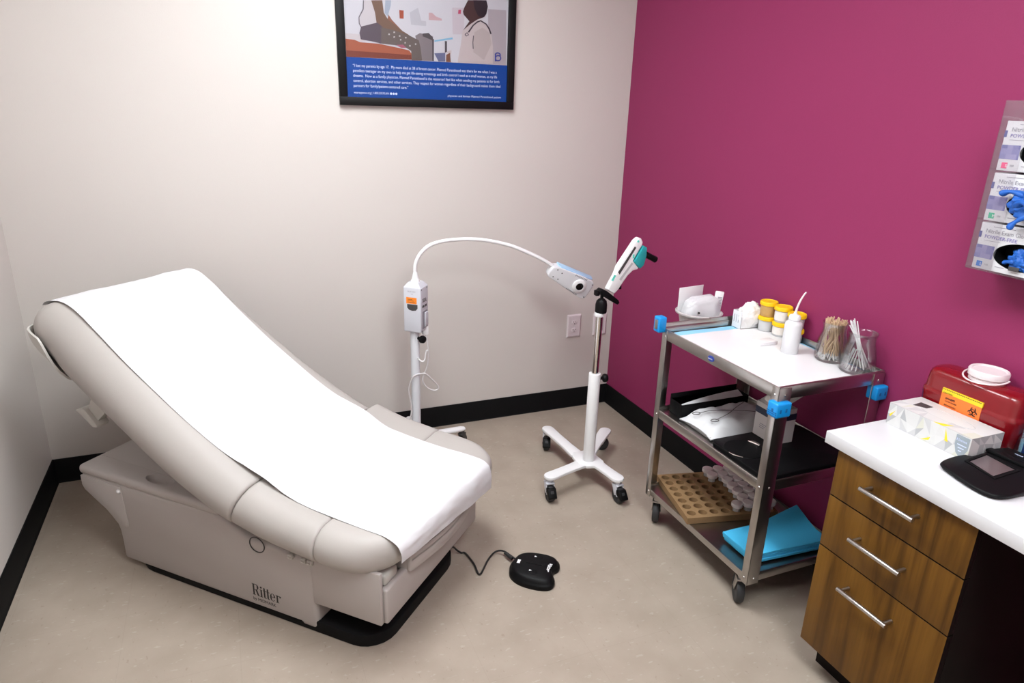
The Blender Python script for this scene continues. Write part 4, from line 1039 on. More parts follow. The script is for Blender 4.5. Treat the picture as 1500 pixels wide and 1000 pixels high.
# ================================================================ cabinet and worktop
wt = tag(obj('worktop', B().box((-.455, FY+.002, .747), (-.001, -1.903, .782), .0015), counter_m, None, (-.23, -2.9, .747)), 'long white laminate worktop along the magenta wall', 'worktop')
CX = -.44; CY0, CY1 = -2.333, -1.941
cab = thing('drawer_cabinet', 'walnut-fronted three-drawer cabinet under the white worktop', 'cabinet', (-.21, (CY0+CY1)/2, 0))
b = B(); b.box((CX+.021, CY0, .10), (-.002, CY1, .745), .001); b.box((CX+.075, CY0+.01, 0), (-.002, CY1-.01, .10)); obj('body', b, cabd_m, cab, label='dark espresso cabinet body')
for z0, z1, zh in ((.604, .742, .688), (.442, .601, .533), (.108, .439, .374)):
    b = B(); b.box((CX, CY0, z0), (CX+.020, CY1, z1), .0008); d = obj('drawer', b, [wood_m, cabd_m], cab)
    for f in d.data.polygons:
        if abs(f.normal.x) < .5: f.material_index = 1
    yh0, yh1 = -2.205, -2.050; xh = CX-.032
    b = B(); b.cyl((xh, yh0, zh), (xh, yh1, zh), .0062, seg=20, bev=.0008)
    for y in (yh0+.010, yh1-.010): b.cyl((xh, y, zh), (CX+.001, y, zh), .0052, seg=14)
    obj('handle', b, chrome_m if False else steel_m, d, label='brushed steel bar handle')
# an end panel carries the far run of the worktop
tag(obj('support_panel', B().box((-.44, FY+.003, 0), (-.002, FY+.03, .746)), cabd_m, None, (-.22, FY+.016, 0)), 'dark panel under the far end of the worktop', 'panel')

# ---- tissue box
tx0, tx1, ty0, ty1, tz0, tz1 = -.251, -.129, -2.158, -1.920, .7825, .845
tis = thing('tissue_box', 'flat white tissue box with grey and yellow facet print on the worktop', 'tissue box', (-.19, -2.04, .782))
cw = mat('tissue_white', (.62, .62, .61, 1), .5, var=.01)
b = B(); b.box((tx0, ty0, tz0), (tx1, ty1, tz1), .001); obj('carton', b, cw, tis)
def face_y(s, t): return (ty1+(ty0-ty1)*s, tz0+(tz1-tz0)*t)
def tri(b, pts): b.prism([face_y(*p) for p in pts], .0006, M(((0, 0, -1, tx0), (1, 0, 0, 0), (0, 1, 0, 0), (0, 0, 0, 1))))
FM = [cw, mat('facet_pale_grey', (.53, .53, .535, 1), .5, var=.02), mat('facet_ivory', (.60, .60, .52, 1), .5, var=.02), mat('facet_grey', (.40, .41, .42, 1), .5, var=.02), mat('facet_light', (.64, .64, .63, 1), .5, var=.02)]
rf = random.Random(11)
def facets(b, place, nx, ny, seeds, weights):
    """jittered triangle print over a unit face"""
    G = [[((i+(rf.uniform(-.32, .32) if 0 < i < nx else 0))/nx, (j+(rf.uniform(-.3, .3) if 0 < j < ny else 0))/ny) for j in range(ny+1)] for i in range(nx+1)]
    for i in range(nx):
        for j in range(ny):
            q = [G[i][j], G[i+1][j], G[i+1][j+1], G[i][j+1]]
            for t_ in (((0, 1, 2), (0, 2, 3)) if rf.random() < .5 else ((0, 1, 3), (1, 2, 3))):
                b.mi = rf.choices(range(5), weights)[0]
                b2 = bmesh.new(); b2.faces.new([b2.verts.new(place(*q[k])) for k in t_]); b.add(b2)
b = B()
facets(b, lambda s_, t_: (tx0-.0004, ty1+(ty0-ty1)*s_, tz0+(tz1-tz0)*t_), 11, 2, 1, (5, 3, 4, 1.2, 3))
facets(b, lambda s_, t_: (tx0+(tx1-tx0)*t_*.33, ty1+(ty0-ty1)*s_, tz1+.0004), 9, 1, 2, (9, 1.5, 1.5, .3, 4))
facets(b, lambda s_, t_: (tx0+(tx1-tx0)*t_, ty0-.0004, tz0+(tz1-tz0)*s_), 2, 4, 3, (1, 4, 1, 3, 2))  # end face weighted to darker greys: its shade is put into the print
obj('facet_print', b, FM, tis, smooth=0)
b = B(); tri(b, [(.02, .45), (.09, .74), (.035, .36)]); tri(b, [(.705, .98), (.76, .42), (.72, .44)]); tri(b, [(.45, .0), (.56, .30), (.55, .14)])
b.prism([(-.2515, -2.052), (-.224, -2.090), (-.2515, -2.080)], .0007, None, z0=tz1); obj('yellow_facets', b, yel_print, tis, label='yellow facet print')
b = B(); P = [(.835, .95), (.985, .95), (.985, .45), (.95, .15), (.91, .04), (.865, .18), (.835, .5)]; tri(b, P); sh = obj('shield_label', b, mat('grey_blue_print', (.30, .35, .39, 1), .5, var=.03), tis, label='grey shield badge')
y_, z_ = face_y(.845, .70)
b = B(); b.text('Kleenex', .0105, frame((tx0-.0007, y_, z_), (0, -1, 0), (0, 0, 1)), .0003, sx=.80)
for q in range(3): y2, z2 = face_y(.855, .55-.13*q); b.box((tx0-.0010, y2-.026+.005*q, z2-.001), (tx0-.0005, y2-.002-.003*q, z2+.001))
obj('lettering', b, white_ink, tis)
b = B(); b.prism([(-.206, -1.955), (-.168, -1.950), (-.165, -1.985), (-.190, -1.985)], .0006, None, z0=tz1); obj('dark_label', b, dgrey_m, tis, label='dark printed patch')
b = B(); e = [(-.19+.028*math.cos(a), -2.045+.075*math.sin(a)) for a in [2*PI*k/32 for k in range(32)]]; b.tube([(x, y, tz1) for x, y in e], .0006, 5, True); obj('tear_line', b, MATS['facet_grey'], tis)

# ---- sharps container
sx0, sx1, sy0, sy1 = -.124, -.012, -2.172, -1.897
shp = thing('sharps_container', 'red sharps container with white round lid against the magenta wall', 'sharps container', (-.067, -2.043, .782))
def rr(x0, x1, y0, y1, r, z): return [(p[0], p[1], z) for p in rrect(x0, x1, y0, y1, r, 7)]
b = B(); L_ = []
for ins, z, r in ((.008, .7825, .03), (.005, .786, .032), (.000, .866, .038), (.000, .872, .038), (.0025, .876, .037), (.004, .882, .036), (.006, .915, .036), (.009, .926, .034), (.016, .934, .030), (.030, .938, .024), (.045, .940, .008)):
    L_.append(rr(sx0+ins, sx1-ins, sy0+ins, sy1-ins, r, z))
b.loft(L_); obj('container', b, red_m, shp, smooth=50)
LX_ = V((-.068, -2.046, 0))
b = B(); b.lathe([(0, .938), (.044, .938), (.044, .948), (.0475, .950), (.0485, .964), (.046, .968), (.040, .968), (.038, .965), (0, .964)], M.Translation(LX_), 40); obj('lid', b, lid_m, shp, label='white round lid')
b = B(); P = [(LX_.x+.040*math.cos(a)-.012*max(0, math.cos(a-PI*.95)), LX_.y+.050*math.sin(a), .9455-.006*max(0, math.cos(a-PI*1.0))) for a in [PI*.42+PI*1.12*k/24 for k in range(25)]]
P = [(LX_.x+(.052+.010*math.sin(PI*k/24))*math.cos(a), LX_.y+(.052+.006*math.sin(PI*k/24))*math.sin(a), .952-.010*math.sin(PI*k/24)) for k, a in enumerate([PI*.45+PI*1.1*k/24 for k in range(25)])]
b.tube(P, .0022, 8); obj('lid_strap', b, lid_m, shp, label='thin white strap')
fx = sx0+.0004
def lab_(b, y0, y1, z0, z1, e=.0012): b.box((fx-e, min(y0, y1), z0), (fx+.006, max(y0, y1), z1))
b = B(); lab_(b, -1.972, -2.086, .80, .880); ol = obj('hazard_label', b, org_print, shp, label='orange hazard label')
b = B(); lab_(b, -1.972, -2.086, .876, .894, .0008)
yl = obj('caution_strip', b, yel_print, shp, label='yellow caution strip')
b = B(); b.text('CAUTION', .006, frame((fx-.0010, -1.976, .880), (0, -1, 0), (0, 0, 1)), .0003)
for q in range(22): b.box((fx-.0013, -1.974-.005*q-.003, .8905), (fx-.0007, -1.974-.005*q, .8925))
obj('strip_print', b, ink_m, yl)
b = B(); b.text('SHARPS', .008, frame((fx-.0014, -1.986, .8655), (0, -1, 0), (0, 0, 1)), .0003, bold=.0002); b.text('CONTAINER', .006, frame((fx-.0014, -1.986, .858), (0, -1, 0), (0, 0, 1)), .0003)
b.text('BIOHAZARD', .006, frame((fx-.0014, -1.986, .847), (0, -1, 0), (0, 0, 1)), .0003)
BZ = frame((fx-.0016, -2.066, .8595), (0, -1, 0), (0, 0, 1))
def ringarc(b, cx, cy, r, w, a0, a1, n=20):
    P = [(cx+r*math.cos(a0+(a1-a0)*k/n), cy+r*math.sin(a0+(a1-a0)*k/n)) for k in range(n+1)]; Q = [(cx+(r-w)*math.cos(a0+(a1-a0)*k/n), cy+(r-w)*math.sin(a0+(a1-a0)*k/n)) for k in range(n+1)]
    b.prism(P+Q[::-1], .0004, BZ)
for k in range(3):
    a = PI/2+2*PI*k/3
    ringarc(b, .0068*math.cos(a), .0068*math.sin(a), .0075, .0024, a+.55, a+2*PI-.55)
ringarc(b, 0, 0, .0085, .0014, 0, 2*PI*.999)
obj('biohazard_mark', b, ink_m, ol)
# ---- sanitizer bottle
sbt = thing('sanitizer_bottle', 'clear bottle of blue liquid with dark blue label at the right end of the worktop', 'bottle', (-.077, -2.214, .782))
xf = M.Translation((-.077, -2.214, .7825))
b = B(xf); b.lathe([(0, 0), (.034, 0), (.038, .004), (.038, .11), (.034, .135), (.018, .155), (.014, .158), (.014, .17), (0, .17)], None, 30); obj('bottle_body', b, clear('clear_bottle', (.93, .95, .97, 1), .3, .06, .12), sbt)
b = B(xf); b.lathe([(0, .002), (.0345, .003), (.0374, .006), (.0374, .046), (0, .046)], None, 30); obj('gel', b, bluel_m, sbt, label='blue liquid')
b = B(xf); P = []
for k in range(13): a = math.radians(178+12*k-20); P.append((.0388*math.cos(a), .0388*math.sin(a)))
b.loft([[(p[0], p[1], .020) for p in P]+[(p[0]*.99, p[1]*.99, .020) for p in P[::-1]], [(p[0], p[1], .105) for p in P]+[(p[0]*.99, p[1]*.99, .105) for p in P[::-1]]]); obj('front_label', b, mat('dark_blue_print', (.006, .018, .085, 1), .35, var=.05), sbt, label='dark blue label')
b = B(xf); b.cyl((0, 0, .165), (0, 0, .19), .016, seg=24, bev=.002); b.cyl((0, 0, .19), (0, 0, .215), .005, seg=12); b.box((-.045, -.008, .212), (.012, .008, .225), .004); obj('pump', b, white_m, sbt)
# ---- signature pad
sgp = thing('signature_pad', 'black electronic signature pad with grey screen on the worktop', 'signature pad', (-.24, -2.235, .782))
po = [(-.352, -2.162), (-.338, -2.152), (-.300, -2.148), (-.258, -2.152), (-.248, -2.165), (-.16, -2.165), (-.128, -2.170), (-.119, -2.185), (-.119, -2.30), (-.135, -2.322), (-.20, -2.328), (-.29, -2.322), (-.345, -2.318), (-.372, -2.302), (-.378, -2.268), (-.370, -2.22), (-.360, -2.185)]
pts = spline([(x, y, 0) for x, y in po], 3, True); cxp = V((-.245, -2.237, 0))
def topz(p): return .796+.012*max(0, min(1, (p.x+.37)/.25))
def pr(sc, dz, base=False): return [((p.x-cxp.x)*sc+cxp.x, (p.y-cxp.y)*sc+cxp.y, .7825 if base else topz(p)+dz) for p in pts]
b = B(); b.loft([pr(.93, 0, True), [(x, y, .786) for x, y, z in pr(.97, 0)], pr(1, -.007), pr(1, -.004), pr(.985, -.001), pr(.965, 0)]); obj('housing', b, black_m, sgp, smooth=50)
def tz(x): return .796+.012*max(0, min(1, (x+.37)/.25))
scr = [(-.280, -2.184), (-.214, -2.180), (-.222, -2.252), (-.296, -2.252)]
b = B(); g2 = [(x, y, tz(x)+.0006) for x, y in scr]; b.loft([g2, [(x, y, z+.0008) for x, y, z in g2]]); obj('screen', b, mat('grey_screen', (.095, .075, .078, 1), .22, spec=.5, var=.05), sgp, label='grey display screen')
b = B(); fr = [(-.290, -2.176), (-.205, -2.171), (-.213, -2.262), (-.305, -2.262)]
def ring4(sc, dz): return [(cx_+(x-cx_)*sc, cy_+(y-cy_)*sc, tz(x)+dz) for x, y in fr for cx_, cy_ in [(-.253, -2.217)]]
b.loft([ring4(1, -.001), ring4(1, .0022), ring4(.86, .0022), ring4(.85, .0004)], cap=False); obj('bezel', b, base_m, sgp)
b = B(); b.prism([(-.196, -2.162), (-.175, -2.164), (-.168, -2.300), (-.192, -2.300)], .010, None, .003, z0=.803); b.prism([(-.172, -2.166), (-.130, -2.175), (-.124, -2.19), (-.124, -2.29), (-.168, -2.298)], .005, None, .002, z0=.805); obj('pen_rest', b, black_m, sgp)
b = B(); b.text('topaz', .0085, frame((-.150, -2.205, .8102), (.1, -1, 0), (1, .1, 0)), .0003); obj('lettering', b, white_ink, sgp)

# ================================================================ glove dispenser
gd = thing('glove_dispenser', 'clear acrylic glove dispenser on the magenta wall above the worktop', 'dispenser', (-.055, -2.07, 1.227))
GY0, GY1, GZ0, GZ1, GX = -2.205, -1.940, 1.227, 1.647, -.112
t = .003; b = B()
b.box((-.003, GY0, GZ0), (0, GY1, GZ1)); b.box((GX, GY1-t, GZ0), (-.001, GY1, GZ1), .0006); b.box((GX, GY0, GZ0), (-.001, GY0+t, GZ1), .0006); b.box((GX, GY0, GZ0), (-.001, GY1, GZ0+t), .0006)
b.box((GX, -2.008, GZ0), (GX+t, GY1, GZ1), .0006); b.box((GX, GY0, GZ0), (GX+t, -2.135, GZ1), .0006)
obj('holder', b, clear_m, gd)
BYs = (-2.198, -1.953)
def glove_box(z0, lab, sq, letter):
    g = thing('glove_box', lab, 'glove box', (-.058, -2.075, z0))
    z1 = z0+.119; fx = -.106
    bb = B(); bb.box((fx, BYs[0], z0), (-.010, BYs[1], z1), .001); o = obj('carton', bb, mat('glove_carton_white', (.62, .62, .64, 1), .5, var=.01) if 'glove_carton_white' not in MATS else MATS['glove_carton_white'], g)
    ov = [(.070*math.cos(a), .034*math.sin(a)) for a in [2*PI*k/36 for k in range(36)]]
    cb = B(); cb.prism([(p[0], p[1]) for p in ov], .06, W[g.name].inverted() @ frame((fx+.05, -2.070, z0+.045), (0, -1, 0), (0, 0, 1)))
    cut(o, cb)
    bb = B(); bb.prism([(p[0]*.985, p[1]*.98) for p in ov], .002, frame((fx+.045, -2.070, z0+.045), (0, -1, 0), (0, 0, 1))); OX = frame((fx+.0006, -2.070, z0+.045), (0, -1, 0), (0, 0, 1)); bb.loft([[OX @ V((p[0]*.992, p[1]*.985, 0)) for p in ov], [OX @ V((p[0]*.975, p[1]*.96, -.044)) for p in ov]], cap=False); obj('opening', bb, black_m, g, label='oval opening with the inner shade painted black')  # black disc and liner stand in for the shade inside the carton
    bb = B(); hole_ = 2.0
    bb.box((fx-.0006, -2.0, z0+.028), (fx+.0002, BYs[1], z0+.062)); bb.box((fx-.0006, BYs[0], z0+.028), (fx+.0002, -2.142, z0+.062)); obj('printed_band', bb, lav_m, g, label='lavender squares band')
    bb = B(); bb.box((fx-.0008, BYs[1]-.006, z0+.080), (fx+.001, BYs[1]+.0006, z0+.096)); obj('side_tab', bb, mat('slate_violet', (.075, .08, .26, 1), .5, var=.03) if 'slate_violet' not in MATS else MATS['slate_violet'], g)
    bb = B(); bb.text('Nitrile Exam Gloves', .0145, frame((fx-.0003, -1.968, z0+.094), (0, -1, 0), (0, 0, 1)), .0003, sx=.95); bb.box((fx-.0006, -2.04, z0+.110), (fx, -1.985, z0+.1115)); bb.box((fx-.0006, -2.01, z0+.0735), (fx, -1.968, z0+.0745)); bb.text('100', .007, frame((fx-.0003, -1.984, z0+.011), (0, -1, 0), (0, 0, 1)), .0003)
    bb.box((fx-.0006, -2.035, z0+.012), (fx, -2.012, z0+.014)); obj('lettering', bb, greyink_m, g)
    bb = B(); bb.text('POWDER-FREE', .0125, frame((fx-.0003, -1.968, z0+.080), (0, -1, 0), (0, 0, 1)), .0003, bold=.0001); obj('bold_lettering', bb, purink_m, g)
    bb = B(); bb.box((fx-.0008, -1.978, z0+.006), (fx, -1.964, z0+.020)); s_ = obj('size_mark', bb, sq, g)
    bb = B(); bb.text(letter, .011, frame((fx-.0009, -1.9735, z0+.009), (0, -1, 0), (0, 0, 1)), .0003); obj('size_letter', bb, white_m, s_)
    return g
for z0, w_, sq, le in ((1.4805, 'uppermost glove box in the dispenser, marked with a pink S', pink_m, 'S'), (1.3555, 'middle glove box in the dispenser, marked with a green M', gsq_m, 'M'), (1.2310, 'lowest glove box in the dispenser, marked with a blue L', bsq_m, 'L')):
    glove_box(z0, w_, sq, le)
b = B(); b.box((-.1135, -2.076, 1.243), (-.112, -2.050, 1.254), .0006); so = obj('small_plate', b, dgrey_m, gd, label='small dark plate')
def glove(c, sc, lab, seed, fingers):
    t_ = thing('exam_glove', lab, 'glove', c, 0, None)
    b = bmesh.new(); bmesh.ops.create_icosphere(b, subdivisions=5, radius=1)
    for v in b.verts:
        d = v.co.normalized(); n1 = noise.noise(d*2.6+V((seed, 0, 0))); n2 = 1-abs(noise.noise(V((d.x*2+seed, d.y*5, d.z*4))))*2
        k = .92+.30*n1+.16*n2
        v.co = V((c[0]+d.x*.024*sc*k, c[1]+d.y*.046*sc*k, c[2]+d.z*.034*sc*k))
    bb = B(); bb.add(b); obj('bunched_palm', bb, glove_m, t_, smooth=70)
    for P in fingers:
        pp = spline([V(c)+V(p) for p in P], 5); n = len(pp)
        bb = B(); bb.tube(pp, [(.0125-.004*math.sin(9*k/n+seed))*(1-.2*k/n) if k < n-2 else (.008 if k == n-2 else .003) for k in range(n)], 10, flatten=.6); obj('finger', bb, glove_m, t_, smooth=70)
glove((-.118, -2.066, 1.408), 1.0, 'blue glove pulled out through the middle glove box opening', 4, [[(0, .015, .018), (-.010, .040, .026), (-.012, .058, .024), (-.012, .070, .017)], [(0, -.005, -.018), (-.014, .010, -.036), (-.016, .022, -.050), (-.014, .028, -.060)], [(0, -.03, .01), (-.022, -.018, .026), (-.020, .006, .028)], [(-.01, .02, -.004), (-.026, .004, .006), (-.024, -.022, -.004)], [(0, -.03, -.02), (-.02, -.040, -.030), (-.018, -.05, -.044)]])
glove((-.088, -2.074, 1.268), .85, 'blue glove lying inside the lowest glove box opening', 9, [[(0, .02, -.005), (-.008, .036, -.006), (-.008, .05, -.012)]])
glove((-.088, -2.080, 1.522), .85, 'blue glove inside the uppermost glove box opening', 14, [[(0, .02, -.005), (-.008, .036, -.006), (-.008, .05, -.012)]])

# ================================================================ poster
pos = thing('framed_poster', 'black framed poster of a clinic visit with blue text panel on the cream wall', 'poster', (-1.03, 0, 1.579))
px0, px1, pz0, pz1 = -1.427, -.633, 1.577, 2.150; fw = .034
b = B()
for lo, hi in (((px0, pz0), (px1, pz0+fw)), ((px0, pz1-fw), (px1, pz1)), ((px0, pz0+fw), (px0+fw, pz1-fw)), ((px1-fw, pz0+fw), (px1, pz1-fw))): b.box((lo[0], -.022, lo[1]), (hi[0], -.001, hi[1]), .002)
obj('frame', b, pstr_m, pos)
PRINT=[
 ((226, 214, 220),[(0.47, 0.408), (0.528, 0.412), (0.523, 0.306), (0.473, 0.303)]),
 ((203, 192, 196),[(0.636, 0.415), (0.722, 0.416), (0.727, 0.189), (0.64, 0.191)]),
 ((190, 95, 70),[(0.238, 0.382), (0.257, 0.382), (0.256, 0.35), (0.239, 0.35)]),
 ((214, 212, 218),[(0.283, 0.376), (0.319, 0.397), (0.333, 0.348), (0.354, 0.347), (0.354, 0.328), (0.288, 0.329)]),
 ((226, 188, 190),[(0.366, 0.381), (0.381, 0.382), (0.399, 0.368), (0.424, 0.362), (0.424, 0.354), (0.366, 0.353)]),
 ((214, 90, 120),[(0.499, 0.402), (0.511, 0.403), (0.51, 0.387), (0.497, 0.386)]),
 ((150, 140, 142),[(0.305, 0.287), (0.326, 0.299), (0.384, 0.29), (0.383, 0.194), (0.332, 0.19)]),
 ((148, 138, 140),[(0.338, 0.292), (0.383, 0.279), (0.383, 0.191), (0.337, 0.19)]),
 ((95, 88, 90),[(0.338, 0.298), (0.365, 0.302), (0.384, 0.284), (0.383, 0.273), (0.338, 0.287)]),
 ((150, 205, 235),[(0.39, 0.274), (0.473, 0.291), (0.473, 0.283), (0.39, 0.268)]),
 ((92, 84, 90),[(0.38, 0.279), (0.388, 0.279), (0.387, 0.19), (0.38, 0.191)]),
 ((92, 84, 90),[(0.437, 0.274), (0.447, 0.274), (0.447, 0.23), (0.437, 0.227)]),
 ((120, 125, 160),[(0.389, 0.222), (0.439, 0.227), (0.439, 0.191), (0.408, 0.19)]),
 ((228, 218, 218),[(0.007, 0.28), (0.07, 0.278), (0.094, 0.256), (0.068, 0.247), (0.046, 0.255), (0.006, 0.259)]),
 ((186, 104, 76),[(0.006, 0.258), (0.046, 0.256), (0.069, 0.248), (0.146, 0.247), (0.233, 0.235), (0.277, 0.228), (0.289, 0.214), (0.288, 0.191), (0.007, 0.189)]),
 ((140, 72, 56),[(0.007, 0.214), (0.286, 0.21), (0.288, 0.191), (0.007, 0.189)]),
 ((226, 218, 220),[(0.091, 0.408), (0.123, 0.41), (0.138, 0.363), (0.142, 0.325), (0.075, 0.307), (0.066, 0.33), (0.085, 0.369)]),
 ((130, 122, 128),[(0.087, 0.408), (0.084, 0.375), (0.066, 0.343), (0.066, 0.319), (0.073, 0.306), (0.077, 0.308), (0.07, 0.32), (0.07, 0.342), (0.089, 0.374), (0.091, 0.408)]),
 ((186, 196, 212),[(0.18, 0.415), (0.204, 0.417), (0.202, 0.396), (0.188, 0.354), (0.175, 0.366)]),
 ((166, 112, 92),[(0.191, 0.362), (0.206, 0.342), (0.243, 0.308), (0.252, 0.301), (0.223, 0.312), (0.187, 0.341)]),
 ((136, 106, 88),[(0.121, 0.41), (0.167, 0.414), (0.172, 0.368), (0.189, 0.343), (0.249, 0.303), (0.281, 0.287), (0.263, 0.288), (0.234, 0.292), (0.153, 0.312), (0.14, 0.327), (0.135, 0.365)]),
 ((106, 93, 102),[(0.075, 0.308), (0.143, 0.328), (0.165, 0.313), (0.157, 0.247), (0.129, 0.253), (0.072, 0.259), (0.067, 0.283)]),
 ((120, 108, 102),[(0.159, 0.311), (0.214, 0.303), (0.281, 0.286), (0.32, 0.27), (0.328, 0.24), (0.334, 0.19), (0.288, 0.189), (0.286, 0.226), (0.262, 0.239), (0.215, 0.245), (0.157, 0.248)]),
 ((190, 110, 130),[(0.221, 0.246), (0.251, 0.249), (0.265, 0.237), (0.242, 0.236)]),
 ((226, 211, 208),[(0.519, 0.321), (0.554, 0.349), (0.585, 0.369), (0.605, 0.37), (0.637, 0.349), (0.654, 0.309), (0.662, 0.259), (0.663, 0.192), (0.497, 0.19), (0.498, 0.205), (0.511, 0.267), (0.515, 0.3)]),
 ((212, 198, 194),[(0.573, 0.318), (0.611, 0.339), (0.644, 0.319), (0.655, 0.275), (0.62, 0.206), (0.568, 0.237), (0.569, 0.292)]),
 ((226, 211, 208),[(0.443, 0.23), (0.467, 0.24), (0.467, 0.226), (0.461, 0.22)]),
 ((140, 95, 76),[(0.443, 0.219), (0.461, 0.228), (0.464, 0.19), (0.442, 0.19)]),
 ((84, 56, 54),[(0.542, 0.443), (0.627, 0.449), (0.634, 0.425), (0.628, 0.395), (0.617, 0.381), (0.585, 0.369), (0.554, 0.349), (0.52, 0.322), (0.549, 0.36), (0.522, 0.385), (0.519, 0.397), (0.526, 0.415)]),
 ((54, 40, 48),[(0.566, 0.445), (0.627, 0.449), (0.634, 0.425), (0.628, 0.395), (0.611, 0.379), (0.588, 0.384), (0.572, 0.413)]),
 ((74, 64, 74),[(0.548, 0.314), (0.569, 0.343), (0.587, 0.357), (0.601, 0.363), (0.625, 0.352), (0.639, 0.334), (0.648, 0.314), (0.654, 0.316), (0.645, 0.337), (0.629, 0.356), (0.602, 0.368), (0.584, 0.362), (0.564, 0.346), (0.542, 0.317)]),
 ((110, 104, 116),[(0.531, 0.305), (0.538, 0.312), (0.543, 0.305), (0.536, 0.302), (0.531, 0.308), (0.527, 0.305), (0.535, 0.298), (0.548, 0.305), (0.539, 0.316), (0.528, 0.308)]),
 ((110, 100, 110),[(0.567, 0.304), (0.564, 0.276), (0.566, 0.249), (0.57, 0.25), (0.568, 0.276), (0.571, 0.303)]),
 ((70, 80, 175),[(0.671, 0.235), (0.677, 0.237), (0.678, 0.204), (0.672, 0.204)]),
 ((70, 80, 175),[(0.676, 0.231), (0.68, 0.236), (0.686, 0.237), (0.693, 0.235), (0.695, 0.227), (0.701, 0.229), (0.697, 0.238), (0.687, 0.242), (0.677, 0.24), (0.672, 0.234)]),
 ((70, 80, 175),[(0.698, 0.219), (0.697, 0.214), (0.694, 0.211), (0.689, 0.209), (0.684, 0.209), (0.679, 0.211), (0.677, 0.215), (0.677, 0.219), (0.679, 0.223), (0.683, 0.225), (0.688, 0.226), (0.693, 0.225), (0.697, 0.222), (0.698, 0.217), (0.703, 0.219), (0.701, 0.224), (0.696, 0.229), (0.689, 0.23), (0.681, 0.229), (0.675, 0.225), (0.672, 0.22), (0.672, 0.214), (0.676, 0.208), (0.682, 0.205), (0.69, 0.205), (0.696, 0.207), (0.701, 0.212), (0.703, 0.218)]),
 ((205, 198, 195),[(0.189, 0.289), (0.195, 0.289), (0.195, 0.283), (0.188, 0.283)]),
 ((205, 198, 195),[(0.21, 0.279), (0.217, 0.28), (0.216, 0.274), (0.21, 0.273)]),
 ((205, 198, 195),[(0.234, 0.285), (0.24, 0.285), (0.24, 0.279), (0.234, 0.279)]),
 ((205, 198, 195),[(0.26, 0.28), (0.267, 0.28), (0.266, 0.274), (0.26, 0.274)]),
 ((205, 198, 195),[(0.238, 0.27), (0.244, 0.271), (0.244, 0.265), (0.238, 0.264)]),
 ((205, 198, 195),[(0.303, 0.257), (0.309, 0.257), (0.309, 0.251), (0.303, 0.251)]),
 ((205, 198, 195),[(0.211, 0.298), (0.217, 0.298), (0.217, 0.292), (0.21, 0.292)]),
 ((205, 198, 195),[(0.257, 0.259), (0.263, 0.26), (0.263, 0.254), (0.257, 0.254)]),
 ((205, 198, 195),[(0.277, 0.249), (0.284, 0.249), (0.284, 0.243), (0.277, 0.243)]),
]
prm = {}
def pm(c):
    if c not in prm: prm[c] = mat('print_%d_%d_%d' % c, tuple(q*.6 for q in C(*c)[:3])+(1,), .5, spec=.3, var=.015, vscale=20)
    return prm[c]
PM = M(((1, 0, 0, -1.4), (0, 0, -1, -.0105), (0, 1, 0, 1.579), (0, 0, 0, 1)))
mats = [pm((233, 231, 236)), pm((8, 82, 176))]
b = B(); b.flat([(.008, .189), (.732, .189), (.732, .54), (.008, .54)], 0, PM); b.mi = 1; b.flat([(.006, .030), (.735, .030), (.735, .189), (.006, .189)], 0, PM)
for i, (c, poly) in enumerate(PRINT):
    m_ = pm(c)
    if m_ not in mats: mats.append(m_)
    b.mi = mats.index(m_)
    poly = [(min(.731, max(.009, x)), max(.189, z)) for x, z in poly]
    b.flat(poly, .00006*(i+1), PM)
obj('picture', b, mats, pos, smooth=0)
def fit(b, s, x, z, w_, size, ft=.00015):
    t0 = B(); t0.text(s, size, M.Identity(4)); xs = [v.co.x for v in t0.bm.verts]; wid = max(xs)-min(xs); t0.bm.free()
    b.text(s, size, frame((x-1.4, -.0106, z+1.579), (1, 0, 0), (0, 0, 1)), ft, sx=w_/wid)
b = B()
for k, (s, w_) in enumerate((('\u201cI lost my parents by age 17.  My mom died at 38 of breast cancer. Planned Parenthood was there for me when I was a', .648), ('penniless teenager on my own to help me get life-saving screenings and birth control I need as a small woman, as my life', .650),
        ('dreams.  Now as a family physician, Planned Parenthood is the resource I feel like when sending my patients to for birth', .662), ('control, abortion services, and other services. They respect for women regardless of their background makes them ideal', .668), ('partners for family/patient-centered care.\u201d', .236))):
    fit(b, s, .034, .1515-.0198*k, w_, .0165)
fit(b, 'weareppnow.org | 1.800.230.PLAN', .034, .046, .150, .0125)
for q in range(3): b.lathe([(0, 0), (.0048, 0), (.0048, .0002), (0, .0002)], frame((-1.4+.194+.0115*q, -.0106, 1.579+.050), (1, 0, 0), (0, 0, 1)), 14)
fit(b, 'physician and former Planned Parenthood patient', .450, .046, .255, .0125)
obj('caption', b, white_ink, pos, label='white caption lettering')
b = B(); b.box((px0+fw-.004, -.0150, pz0+fw-.004), (px1-fw+.004, -.0135, pz1-fw+.004)); obj('glass_pane', b, pane_m, pos)

